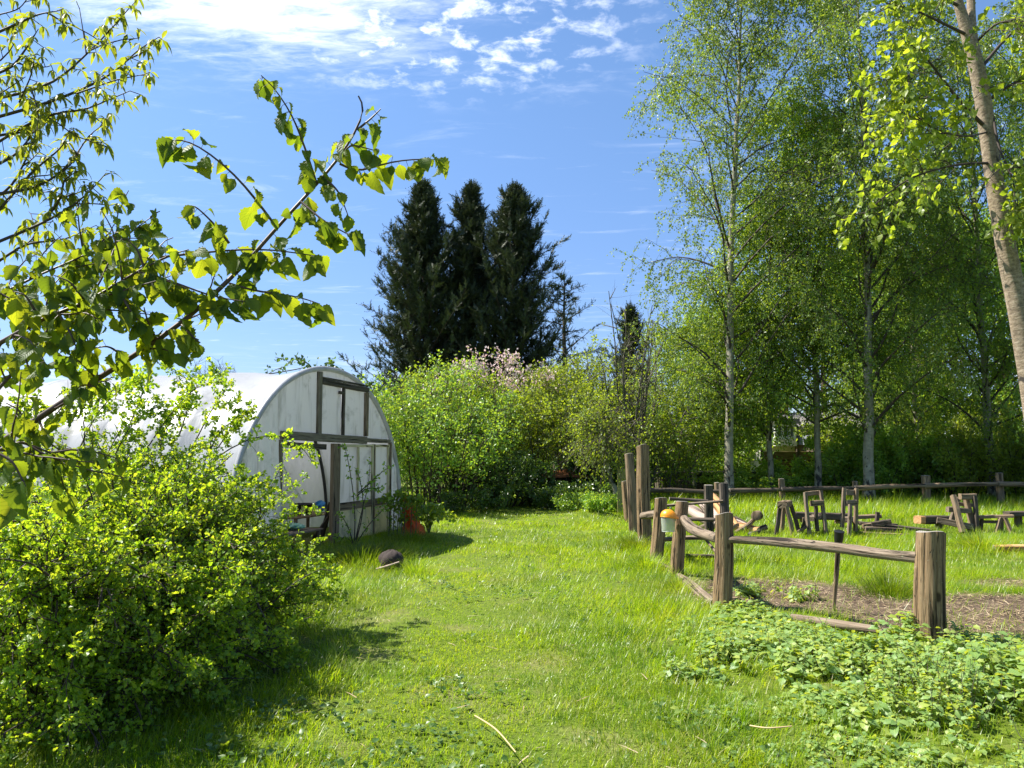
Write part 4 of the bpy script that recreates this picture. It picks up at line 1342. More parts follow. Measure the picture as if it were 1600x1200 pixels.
def hurdle():
    root = thing('wooden_hurdle', 'thin grey hurdle of two stakes and poles behind the split post fence', 'hurdle', at(1120, 870, 11.2) * [1, 1, 0])
    o = local(root)
    for q, r, sd in ((((1137, 882, 10.6), (1130, 756, 10.9)), 0.058, 31), (((1108, 832, 14.5), (1107, 758, 14.5)), 0.075, 32)):
        mb = MB()
        p = pts(*q)
        p[0][2] = -0.15
        log(mb, [x - o for x in p], r, 16, sd, 0.03, 0.05, cmi=1, sub=8, prof='rect')
        mb.build('stake', [M['dark_wood'], M['post_end']], root, smooth=False)
    for q, r, sd in ((((1042, 790, 11.0), (1080, 787, 10.95), (1130, 783, 10.78)), 0.020, 33), (((1070, 811, 11.1), (1117, 812, 10.9)), 0.026, 34),
                     (((1036, 843, 11.3), (1075, 840, 11.1), (1120, 841, 10.9)), 0.032, 35), (((1072, 868, 11.0), (1116, 869, 10.9)), 0.026, 36),
                     (((1094, 832, 11.2), (1118, 862, 10.8)), 0.02, 37), (((1046, 779, 14.4), (1106, 783, 14.4)), 0.03, 38)):
        mb = MB()
        log(mb, [x - o for x in pts(*q)], r, 12, sd, 0.03, 0.10, cmi=1, sub=6)
        mb.build('pole', [M['rail'] if sd % 2 else M['dark_wood'], M['post_end']], root, smooth=True)


hurdle()


def fence_back():
    root = thing('rail_fence', 'long low fence of thin posts and wavy rails behind the paddock', 'fence', (9, 22.6, 0))
    o = local(root)
    xs = [(1120, 22.4, 754), (1221, 22.4, 748), (1336, 22.4, 752), (1446, 22.2, 743), (1561, 21.8, 739), (1680, 21.4, 741)]
    for k, (x, Y, yt) in enumerate(xs):
        mb = MB()
        p = at(x, yt, Y)
        log(mb, [np.array([p[0] + 0.02, Y, -0.2]) - o, p - o], 0.095 if k > 2 else 0.075, 14, 50 + k, 0.03, 0.05, cmi=1, sub=10, prof='rect' if k % 2 else None)
        mb.build('post', [M['mid_wood'], M['post_end']], root, smooth=k % 2 == 0)
    ry = [(1016, 766), (1060, 766), (1100, 769), (1140, 767), (1190, 766), (1221, 765), (1280, 763), (1336, 763), (1390, 760), (1446, 759), (1500, 757), (1561, 756), (1680, 755)]
    seg = [(0, 3), (3, 5), (5, 7), (7, 9), (9, 11), (11, 12)]
    for k, (i, j) in enumerate(seg):
        mb = MB()
        Yk = 22.27
        pp = [at(x, y, np.interp(x, [1016, 1446, 1680], [22.3, 22.05, 21.25])) - o for x, y in ry[i:j + 1]]
        if len(pp) == 2:
            pp = [pp[0], (pp[0] + pp[1]) / 2 + np.array([0, 0, 0.03 * (-1) ** k]), pp[1]]
        log(mb, pp, np.linspace(0.075, 0.055, len(pp)), 12, 70 + k, 0.03, 0.10, cmi=1, sub=6)
        mb.build('rail', [M['dark_wood'] if k < 3 else M['mid_wood'], M['post_end']], root, smooth=True)


fence_back()


# ------------------------------------------------------------------ things hung, stuck and lying about the fence
def face_shield():
    c = at(1044, 812, 9.62)
    root = thing('face_shield', 'face shield with orange brow guard and clear visor hung on a fence post', 'face shield', c)
    root.scale = (0.8, 0.8, 0.85)
    om = plain('orange_plastic', (0.85, 0.30, 0.012), 0.35, 0, 0.08, 12, 0.5)
    m, t = new_mat('cloudy_visor')
    p = t.n('ShaderNodeBsdfPrincipled', {'Base Color': (0.62, 0.66, 0.58, 1), 'Roughness': 0.18, 'Specular IOR Level': 0.6})
    tl = t.n('ShaderNodeBsdfTranslucent', {0: (0.75, 0.80, 0.70, 1)})
    tr = t.n('ShaderNodeBsdfTransparent', {0: (0.9, 0.95, 0.88, 1)})
    a = t.n('ShaderNodeMixShader', {0: 0.5, 1: p, 2: tl})
    t.n('ShaderNodeOutputMaterial', {0: t.n('ShaderNodeMixShader', {0: 0.38, 1: a, 2: tr})})
    # brow guard: a domed shell with a brim jutting to one side
    n, k = 9, 30
    th = np.linspace(0.0, 1.0, n)[:, None]
    ph = np.linspace(0, 2 * np.pi, k, endpoint=False)[None]
    r = 0.118 * np.sin(th * np.pi / 2) ** 0.8
    brim = 1 + 0.40 * np.clip(np.cos(ph + 0.35), 0, 1) ** 3 * th ** 4
    V = np.stack([r * brim * np.cos(ph), r * brim * np.sin(ph), 0.150 - 0.105 * th ** 1.7 - 0.02 * np.clip(np.cos(ph + .35), 0, 1) * th ** 4], -1)
    V2 = V * np.array([0.96, 0.96, 1]) - np.array([0, 0, 0.006])
    VV = np.concatenate([V, V2[::-1]])
    nn = 2 * n
    i = np.arange(nn - 1)[:, None]
    j = np.arange(k)[None]
    q = np.stack([i * k + j, (i + 1) * k + j, (i + 1) * k + (j + 1) % k, i * k + (j + 1) % k], -1).reshape(-1, 4)
    MB().add(VV, [q]).build('brow_guard', om, root, smooth=True)
    mb = MB()
    aa = np.linspace(R(-215), R(40), 36)
    log(mb, np.stack([0.116 * np.cos(aa), 0.116 * np.sin(aa), 0.047 + 0 * aa], -1), 0.006, 8, 1, 0, 0, sub=1)
    mb.build('rim', om, root, smooth=True)
    # curved visor sheet with rounded lower corners
    a = np.linspace(R(-215), R(40), 41)
    s = np.linspace(-1, 1, 41)
    bot = -0.165 + 0.10 * np.clip((np.abs(s) - 0.62) / 0.38, 0, 1) ** 2
    nz = 10
    tz = np.linspace(0, 1, nz)[:, None]
    Z = 0.045 + (bot[None] - 0.045) * tz
    rr = 0.108 - 0.012 * tz
    V = np.stack([rr * np.cos(a)[None], rr * np.sin(a)[None], Z], -1)
    i = np.arange(nz - 1)[:, None]
    j = np.arange(40)[None]
    q = np.stack([i * 41 + j, i * 41 + j + 1, (i + 1) * 41 + j + 1, (i + 1) * 41 + j], -1).reshape(-1, 4)
    vis = MB().add(V, [q]).build('visor', m, root, smooth=True)
    sm = vis.modifiers.new('thick', 'SOLIDIFY')
    sm.thickness = 0.002
    mb = MB()
    tubes(mb, V[-1][None], np.full((1, 41), 0.0035), 6)
    mb.build('visor_edge', plain('white_trim', (0.7, 0.72, 0.68), 0.4), root, smooth=True)
    mb = MB()
    log(mb, [(0.10, 0.03, 0.0), (0.122, 0.03, 0.0)], 0.022, 12, 1, 0, 0)
    mb.build('knob', plain('grey_knob', (0.10, 0.11, 0.11), 0.5), root, smooth=True)
    # hook wire to the post
    mb = MB()
    tubes(mb, np.array([[(0.03, 0.02, 0.148), (0.06, 0.04, 0.19), (0.115, 0.05, 0.17)]]), np.full((1, 3), 0.004), 6)
    mb.build('hook', M['hoop'], root)


face_shield()


def stake():
    b, t = gnd(1302, 958), at(1311, 830, 7.5)
    root = thing('wooden_stake', 'thin stake with a black rubber head standing behind the near rail', 'stake', b)
    top = t - b
    d = top / np.linalg.norm(top)
    mb = MB()
    log(mb, [-0.1 * d, top * 0.5 + np.array([0.006, 0, 0]), top * 0.90], [0.014, 0.021, 0.024], 10, 4, 0.03, 0.08, sub=6)
    mb.build('shaft', M['mid_wood'], root, smooth=True)
    mb = MB()
    log(mb, [top * 0.80, top * 0.84, top * 0.92, top * 0.985, top * 1.0], [0.026, 0.034, 0.043, 0.046, 0.050], 18, 5, 0.0, 0.06, sub=3)
    mb.build('head', M['black_plastic'], root, smooth=True)


stake()


def timber_thing(name, label, cat, parts, group=None):
    """parts: (name, p0, p1, w, h, mat, up)"""
    P0 = np.mean([(np.asarray(p[1]) + np.asarray(p[2])) / 2 for p in parts], 0)
    P0[2] = 0
    root = thing(name, label, cat, P0, group)
    root['kind'] = 'thing'
    for k, p in enumerate(parts):
        mb = MB()
        plank(mb, np.asarray(p[1]) - P0, np.asarray(p[2]) - P0, p[3], p[4], k + len(label), p[6] if len(p) > 6 else (0, 0, 1), 0, 0.006)
        mb.build(p[0], M[p[5]], root)
    return root


def V3(px, py, Y):
    return at(px, py, Y)


# sawhorse seen end on
Y = 14.4
timber_thing('sawhorse', 'short dark sawhorse with four splayed legs seen end on', 'sawhorse', [
    ('beam', V3(1222, 789, Y - 0.1), V3(1232, 786, Y + 0.75), 0.17, 0.12, 'mid_wood'),
    ('leg', V3(1219, 790, Y + .03), V3(1213, 836, Y - .03), 0.05, 0.07, 'dark_wood', (1, 0, 0)),
    ('leg', V3(1229, 791, Y - .10), V3(1240, 841, Y - .15), 0.06, 0.07, 'mid_wood', (1, 0, 0)),
    ('leg', V3(1225, 789, Y + .55), V3(1222, 832, Y + .55), 0.06, 0.07, 'mid_wood', (1, 0, 0)),
    ('leg', V3(1236, 789, Y + .55), V3(1249, 833, Y + .5), 0.05, 0.07, 'dark_wood', (1, 0, 0))])
timber_thing('shaving_horse', 'tall wooden clamp frame with leaning uprights next to the sawhorse', 'shaving horse', [
    ('upright', V3(1258, 769, Y), V3(1265, 842, Y - .1), 0.055, 0.08, 'rail', (0, 1, 0)),
    ('upright', V3(1282, 766, Y + .1), V3(1291, 838, Y), 0.055, 0.08, 'rail', (0, 1, 0)),
    ('cross_bar', V3(1259, 772, Y + .12), V3(1281, 771, Y + .18), 0.08, 0.05, 'mid_wood', (0, 1, 0)),
    ('clamp_block', V3(1267, 787, Y + .0), V3(1285, 786, Y + .05), 0.10, 0.09, 'mid_wood', (0, 1, 0)),
    ('bench', V3(1264, 811, Y + .05), V3(1276, 807, Y + 1.0), 0.17, 0.08, 'rail'),
    ('leg', V3(1274, 788, Y + .08), V3(1278, 830, Y + .08), 0.06, 0.07, 'dark_wood', (0, 1, 0)),
    ('leg', V3(1262, 806, Y + .5), V3(1252, 832, Y + .55), 0.06, 0.07, 'dark_wood', (0, 1, 0)),
    ('brace', V3(1246, 832, Y + .3), V3(1262, 820, Y + .35), 0.05, 0.04, 'rail', (0, 1, 0))])
timber_thing('shaving_horse', 'tall narrow wooden clamp frame standing behind the black headed stake', 'shaving horse', [
    ('upright', V3(1319, 762, Y), V3(1315, 824, Y), 0.055, 0.08, 'rail', (0, 1, 0)),
    ('upright', V3(1338, 763, Y + .1), V3(1336, 830, Y + .1), 0.06, 0.08, 'mid_wood', (0, 1, 0)),
    ('cross_bar', V3(1321, 769, Y + .07), V3(1336, 769, Y + .13), 0.10, 0.05, 'rail', (0, 1, 0)),
    ('clamp_block', V3(1321, 786, Y - .02), V3(1337, 785, Y + .03), 0.10, 0.10, 'rail', (0, 1, 0)),
    ('bench', V3(1320, 813, Y - .05), V3(1330, 810, Y + 0.9), 0.15, 0.09, 'rail'),
    ('leg', V3(1328, 788, Y - .12), V3(1325, 846, Y - .2), 0.06, 0.07, 'rail', (0, 1, 0)),
    ('leg', V3(1333, 812, Y + .6), V3(1340, 834, Y + .65), 0.06, 0.07, 'dark_wood', (0, 1, 0))])
Y = 15.2
timber_thing('broken_bench', 'collapsed dark bench of old beams sinking into the grass', 'bench', [
    ('beam', V3(1342, 817, Y), V3(1452, 829, Y - .3), 0.26, 0.06, 'dark_wood'),
    ('beam', V3(1338, 808, Y + .3), V3(1376, 806, Y + .2), 0.18, 0.07, 'mid_wood'),
    ('beam', V3(1348, 822, Y - .25), V3(1392, 818, Y - .2), 0.06, 0.08, 'mid_wood'),
    ('post', V3(1371, 800, Y + .1), V3(1371, 815, Y + .1), 0.07, 0.07, 'dark_wood', (0, 1, 0)),
    ('leg', V3(1396, 818, Y - .05), V3(1396, 837, Y - .05), 0.13, 0.10, 'dark_wood', (0, 1, 0)),
    ('leg', V3(1352, 816, Y - .05), V3(1350, 838, Y - .05), 0.11, 0.10, 'dark_wood', (0, 1, 0)),
    ('leg', V3(1438, 827, Y - .25), V3(1438, 838, Y - .25), 0.11, 0.10, 'dark_wood', (0, 1, 0))])
Y = 14.8
timber_thing('sawbuck', 'chunky weathered sawbuck of crossed beams and stacked blocks', 'sawbuck', [
    ('upright', V3(1489, 774, Y), V3(1503, 832, Y - .25), 0.085, 0.10, 'mid_wood', (0, 1, 0)),
    ('upright', V3(1508, 775, Y + .25), V3(1520, 832, Y + .1), 0.09, 0.10, 'mid_wood', (0, 1, 0)),
    ('upright', V3(1522, 775, Y + .1), V3(1526, 830, Y + .0), 0.07, 0.08, 'dark_wood', (0, 1, 0)),
    ('upright', V3(1497, 777, Y + .5), V3(1486, 815, Y + .5), 0.07, 0.08, 'rail', (0, 1, 0)),
    ('block', V3(1500, 776, Y + .12), V3(1524, 776, Y + .15), 0.11, 0.10, 'mid_wood', (0, 1, 0)),
    ('block', V3(1480, 796, Y + .08), V3(1515, 799, Y + .12), 0.10, 0.10, 'rail', (0, 1, 0)),
    ('block', V3(1496, 787, Y + .3), V3(1522, 790, Y + .3), 0.07, 0.08, 'rail', (0, 1, 0)),
    ('long_beam', V3(1464, 813, Y + .1), V3(1520, 824, Y - .12), 0.12, 0.10, 'rail', (0, 1, 0)),
    ('foot', V3(1515, 824, Y - .05), V3(1518, 842, Y - .05), 0.09, 0.09, 'rail', (0, 1, 0))])
timber_thing('dark_beam', 'dark squared beam with orange cut end beside the sawbuck', 'beam', [
    ('timber', V3(1441, 812, Y + .5), V3(1486, 812, Y + .9), 0.17, 0.16, 'dark_wood'),
    ('cut_end', V3(1433.5, 812, Y + .43), V3(1440.5, 812, Y + .495), 0.16, 0.15, 'peeled'),
    ('support', V3(1468, 818, Y + .7), V3(1468, 834, Y + .7), 0.12, 0.12, 'dark_wood', (0, 1, 0))])
timber_thing('trestle_bench', 'plank trestle bench with splayed legs to the right of the sawbuck', 'bench', [
    ('seat', V3(1527, 808, Y + .25), V3(1583, 806, Y + .0), 0.24, 0.05, 'mid_wood'),
    ('leg', V3(1563, 809, Y + .0), V3(1554, 843, Y - .1), 0.055, 0.07, 'mid_wood', (0, 1, 0)),
    ('leg', V3(1570, 809, Y - .05), V3(1584, 843, Y - .15), 0.055, 0.07, 'mid_wood', (0, 1, 0)),
    ('leg', V3(1565, 808, Y + .18), V3(1562, 836, Y + .2), 0.055, 0.07, 'rail', (0, 1, 0)),
    ('leg', V3(1534, 808, Y + .2), V3(1531, 838, Y + .25), 0.05, 0.06, 'dark_wood', (0, 1, 0)),
    ('rail', V3(1524, 815, Y + .3), V3(1560, 816, Y + .1), 0.05, 0.09, 'rail', (0, 1, 0))])
timber_thing('long_beam', 'long low dark beam lying behind the two clamp frames', 'beam', [
    ('timber', V3(1243, 805, 15.8), V3(1330, 808, 15.6), 0.16, 0.14, 'dark_wood'),
    ('block', V3(1252, 812, 15.75), V3(1262, 812, 15.75), 0.16, 0.10, 'mid_wood'),
    ('block', V3(1306, 814, 15.7), V3(1316, 814, 15.7), 0.16, 0.10, 'mid_wood')])
timber_thing('beam_stack', 'small stack of split beams beside the collapsed bench', 'timber', [
    ('beam', V3(1344, 834, 14.7), V3(1420, 838, 14.5), 0.13, 0.09, 'mid_wood'),
    ('beam', V3(1352, 826, 14.75), V3(1410, 829, 14.6), 0.12, 0.08, 'rail'),
    ('beam', V3(1362, 819, 14.8), V3(1392, 814, 14.7), 0.10, 0.08, 'dark_wood')])
timber_thing('dark_bench', 'long black bench running out of view behind the trestle bench', 'bench', [
    ('seat', V3(1572, 803, Y + .8), V3(1680, 801, Y + .6), 0.30, 0.09, 'dark_wood'),
    ('leg', V3(1590, 806, Y + .75), V3(1590, 832, Y + .75), 0.12, 0.10, 'dark_wood', (0, 1, 0)),
    ('leg', V3(1660, 806, Y + .65), V3(1660, 834, Y + .65), 0.12, 0.10, 'dark_wood', (0, 1, 0))])


def log_thing(name, label, cat, q, r, mat, seed, group=None, end='post_end', k=16):
    P = np.array([np.asarray(x, float) for x in q])
    mb = MB()
    log(mb, P, r, k, seed, 0.03, 0.08, cmi=1, sub=6)
    c = P.mean(0)
    c[2] = P[:, 2].min()
    return tag(mb.build(name, [M[mat], M[end]], None, smooth=True, loc=c), label, cat, group)


log_thing('peeled_log', 'smooth orange peeled log lying on the grass at the right edge', 'log', [gnd(1553, 862) + [0, 0, .055], gnd(1600, 862) + [0, 0, .06], gnd(1700, 866) + [0, 0, .05]], [0.05, 0.06, 0.06], 'peeled', 90)
GL = 'peeled branches heaped behind the fence'
heap = [((1110, 775, 16.0), (1150, 825, 15.0), 0.115, 'peeled'), ((1102, 789, 16.2), (1160, 835, 15.0), 0.135, 'pale_log'), ((1116, 809, 15.6), (1190, 839, 14.9), 0.115, 'pale_log'),
        ((1076, 797, 16.0), (1120, 819, 15.4), 0.095, 'pale_log'), ((1070, 789, 16.4), (1104, 809, 16.2), 0.081, 'pale_log'), ((1086, 829, 15.2), (1138, 803, 15.9), 0.061, 'rail'),
        ((1136, 823, 15.2), (1184, 832, 14.8), 0.115, 'peeled'), ((1081, 835, 15.1), (1128, 831, 15.3), 0.068, 'rail'), ((1092, 783, 16.4), (1126, 835, 15.6), 0.068, 'pale_log'),
        ((1156, 833, 14.9), (1198, 823, 14.9), 0.061, 'rail'), ((1148, 809, 15.4), (1184, 835, 15.0), 0.054, 'dark_wood'), ((1106, 833, 15.0), (1154, 838, 14.8), 0.074, 'dark_wood')]
for k, (a, b, r, mt) in enumerate(heap):
    lab = {'peeled': 'thick orange tinted log in the heap behind the fence', 'pale_log': 'pale barkless branch in the heap behind the fence', 'rail': 'thin grey stick in the heap behind the fence', 'dark_wood': 'thin dark stick in the heap behind the fence'}[mt]
    log_thing('branch', lab, 'branch', [at(*a), (at(*a) + at(*b)) / 2 + [0, 0, 0.03 * (-1) ** k], at(*b)], [r * .8, r, r * .9], mt, 100 + k, GL)
log_thing('log_round', 'short round log propped on the forked stick beside the heap', 'log', [at(1181, 806, 14.75), at(1185, 805, 15.0)], 0.09, 'mid_wood', 120, None, 'mid_wood')
log_thing('forked_stick', 'forked brown stick leaning up to the short round log', 'stick', [at(1150, 833, 14.8), at(1166, 823, 14.8), at(1178, 812, 14.9)], [0.05, 0.045, 0.04], 'mid_wood', 121)
log_thing('stick', 'small dark stick lying in the grass right of the heap', 'stick', [gnd(1172, 838) + [0, 0, .04], gnd(1186, 835) + [0, 0, .05]], 0.04, 'dark_wood', 122)


def stump():
    p = gnd(611, 890)
    o = crumple('log_stump', 'dark rounded stump lying in the grass before the tunnel door', 'stump', p - [0, 0, .03], (0.16, 0.15, 0.145), (0.036, 0.024, 0.019), 33, 0.9, 0.035)
    o.data.polygons.foreach_set('use_smooth', np.full(len(o.data.polygons), True))
    mb = MB()
    log(mb, [(-0.17, -0.15, 0.03), (-0.02, -0.17, 0.07), (0.13, -0.15, 0.12)], [0.012, 0.015, 0.010], 10, 5, 0.04, 0.1, sub=5)
    tag(mb.build('broken_stick', M['pale_log'], None, smooth=True), 'broken pale stick resting against the dark stump', 'stick').location = [float(x) for x in p]


stump()


def netting():
    p = np.array([*gx(643, 14.3)[:2], 0.0])
    rng = np.random.default_rng(8)
    n, k = 22, 26
    t = np.linspace(0, 1, n)[:, None]
    ph = np.linspace(0, 2 * np.pi, k, endpoint=False)[None]
    r = 0.07 + 0.11 * (1 - t) ** 1.5
    w = 1 + 0.30 * np.sin(5 * ph + 6 * t) + 0.18 * np.sin(9 * ph - 9 * t + 1)
    V = np.stack([r * w * np.cos(ph) + 0.10 * (1 - t) - 0.05, r * w * np.sin(ph) + 0 * t, 0.72 * t + 0.03 * np.sin(3 * ph) + 0.0], -1)
    i = np.arange(n - 1)[:, None]
    j = np.arange(k)[None]
    q = np.stack([i * k + j, i * k + (j + 1) % k, (i + 1) * k + (j + 1) % k, (i + 1) * k + j], -1).reshape(-1, 4)
    top = np.arange(k)[None] + (n - 1) * k
    m, tt = new_mat('orange_netting')
    uvn = tt.n('ShaderNodeTexCoord').outputs['Object']
    c = tt.mix(tt.maprange(tt.noise(uvn, 60, 3, 0.6), 0.45, 0.6), (0.92, 0.17, 0.035, 1), (0.80, 0.10, 0.02, 1))
    pr = tt.n('ShaderNodeBsdfPrincipled', {'Base Color': c, 'Roughness': 0.6})
    trn = tt.n('ShaderNodeBsdfTranslucent', {0: (0.92, 0.22, 0.04, 1)})
    tt.n('ShaderNodeOutputMaterial', {0: tt.n('ShaderNodeMixShader', {0: 0.35, 1: pr, 2: trn})})
    o = MB().add(V, [q, top]).build('safety_netting', m, None, smooth=True)
    o.location = [float(x) for x in p]
    tag(o, 'bundle of bright orange plastic netting propped at the tunnel corner', 'netting')


netting()


# ------------------------------------------------------------------ shelters, house and boards in the background
def shelter():
    root = thing('low_shelter', 'low shelter with a rusty debris covered roof behind the nettles', 'shelter', gx(880, 22.8))
    o = local(root)
    w0, w1 = gx(855, 22.8)[0] - o[0], gx(915, 22.8)[0] - o[0]
    zt = at(880, 744, 22.4)[2]
    mb = MB()
    for k in range(8):
        x = w0 + (w1 - w0) * (k + .5) / 8
        plank(mb, (x, 0, -0.1), (x, 0, zt - 0.05), (w1 - w0) / 8 * .95, 0.03, k, (0, 1, 0))
    mb.build('wall', M['dark_wood'], root)
    mb = MB()
    n = 40
    u, v = np.meshgrid(np.linspace(w0 - .15, w1 + .15, n), np.linspace(-0.4, 1.2, 14))
    bump = 0.04 * np.abs(fnoise(u * 3, v * 3)) + 0.10 * np.exp(-((u - 0.1) / .35) ** 2 - ((v) / .4) ** 2)
    V = np.stack([u, v, zt - 0.02 + bump + 0.10 * (v + .4)], -1)
    i = np.arange(13)[:, None]
    j = np.arange(n - 1)[None]
    q = np.stack([i * n + j, i * n + j + 1, (i + 1) * n + j + 1, (i + 1) * n + j], -1).reshape(-1, 4)
    mb.add(V, [q])
    r = mb.build('roof', plain('rusty_leaf_litter', (0.34, 0.125, 0.055), 0.95, 0, 0.6, 14, 0.2, 1.0), root)
    sm = r.modifiers.new('thick', 'SOLIDIFY')
    sm.thickness = 0.06
    for k, x in enumerate((w0 + 0.05, w1 - 0.05)):
        mb = MB()
        log(mb, [(x, -0.33, -0.1), (x, -0.33, zt - 0.02)], 0.05, 10, k, 0.03, 0.06)
        mb.build('post', M['dark_wood'], root, smooth=True)


shelter()


def shed():
    root = thing('garden_shed', 'grey felt roofed shed almost hidden behind the blossom', 'shed', gx(908, 29.5))
    mb = MB()
    for k in range(12):
        x = -1.0 + 2.0 * (k + .5) / 12
        plank(mb, (x, 0, -0.1), (x, 0, 1.25), 0.16, 0.03, k, (0, 1, 0))
    box(mb, (-1.0, 0.03, -0.1), (1.0, 1.6, 1.2))
    mb.build('wall', M['dark_wood'], root)
    V = np.array([(-1.15, -0.1, 1.2), (1.15, -0.1, 1.2), (0, -0.1, 2.05), (-1.15, 1.75, 1.2), (1.15, 1.75, 1.2), (0, 1.75, 2.05)])
    mb = MB().add(V, [np.array([(0, 2, 5, 3), (1, 4, 5, 2), (0, 3, 4, 1)]), np.array([(0, 1, 2), (3, 5, 4)])], V[:, :2])
    mb.build('roof', plain('grey_felt', (0.16, 0.13, 0.125), 0.9, 0, 0.2, 30, 0.2, 0.3), root)


shed()


def timber_store():
    root = thing('timber_store', 'low black timber store in the shade behind the back rail', 'timber store', gx(1100, 27.5))
    w = 1.6
    zt = at(1100, 738, 27)[2]
    mb = MB()
    box(mb, (-w, 0.06, -0.1), (w, 1.3, zt - 0.1))
    for k in range(3):
        z = 0.08 + k * (zt - 0.2) / 3 + 0.1
        plank(mb, (-w, 0.03, z), (w, 0.03, z), 0.16, 0.03, k, (0, 1, 0))
    mb.build('wall', M['dark_wood'], root)
    mb = MB()
    plank(mb, (-w - .1, 0.55, zt - 0.04), (w + .1, 0.55, zt - 0.02), 1.7, 0.06, 3)
    mb.build('roof', plain('dark_felt', (0.035, 0.032, 0.03), 0.9, 0, 0.2, 30), root)
    for k, x in enumerate((-w + .08, -0.2, w - .08)):
        mb = MB()
        log(mb, [(x, -0.12, -0.1), (x, -0.12, zt - 0.08)], 0.05, 10, k, 0.03, 0.06)
        mb.build('post', M['dark_wood'], root, smooth=True)
    mb = MB()
    for k in range(4):
        plank(mb, (-w * .8, -0.22, 0.05 + .13 * k), (-w * .1, -0.25, 0.05 + .13 * k), 0.14, 0.10, 10 + k)
    tag(mb.build('timber_stack', M['rail'], None, loc=(0, 0, 0)), 'stack of grey sawn boards beside the black timber store', 'timber').location = [float(v) for v in gx(1100, 27.3)]


timber_store()


def mossy_board():
    p0, p1 = at(964, 768, 18.0), at(981, 732, 18.0)
    c = np.array([(p0[0] + p1[0]) / 2, 18.0, 0])
    mb = MB()
    plank(mb, np.array([0, 0, -0.05]), np.array([0.03, 0.05, p1[2]]), abs(p1[0] - p0[0]), 0.03, 3, (0, 1, 0))
    o = mb.build('mossy_board', plain('mossy_yellow_board', (0.27, 0.25, 0.08), 0.9, 0, 0.3, 8), None)
    o.location = [float(v) for v in c]
    tag(o, 'upright mossy yellow green board behind the tall fence posts', 'board')


mossy_board()


def slat_fence():
    root = thing('panel_fence', 'slatted brown garden fence panel in front of the far house', 'fence', gx(1240, 30))
    o = local(root)
    x0, x1 = gx(1190, 30)[0] - o[0], gx(1300, 30)[0] - o[0]
    zt = at(1240, 704, 30)[2]
    xs = np.linspace(x0, x1, 3)
    for k in range(2):
        mb = MB()
        for j in range(11):
            z = 0.06 + (zt - 0.1) * (j + .5) / 11
            plank(mb, (xs[k] + .06, 0.012 * (j % 2), z), (xs[k + 1] - .06, 0.012 * (j % 2), z), (zt / 11) * 1.02, 0.018, j, (0, 1, 0.25))
        mb.build('slat_panel', wood_mat('larch_slats', (0.11, 0.075, 0.03), (0.22, 0.16, 0.07), (0.32, 0.25, 0.12), 40, 2) if k == 0 else bpy.data.materials['larch_slats'], root)
    for x in xs:
        mb = MB()
        plank(mb, (x, 0.02, -0.2), (x, 0.02, zt + 0.06), 0.10, 0.10, 3, (0, 1, 0))
        mb.build('post', M['dark_wood'], root)


slat_fence()


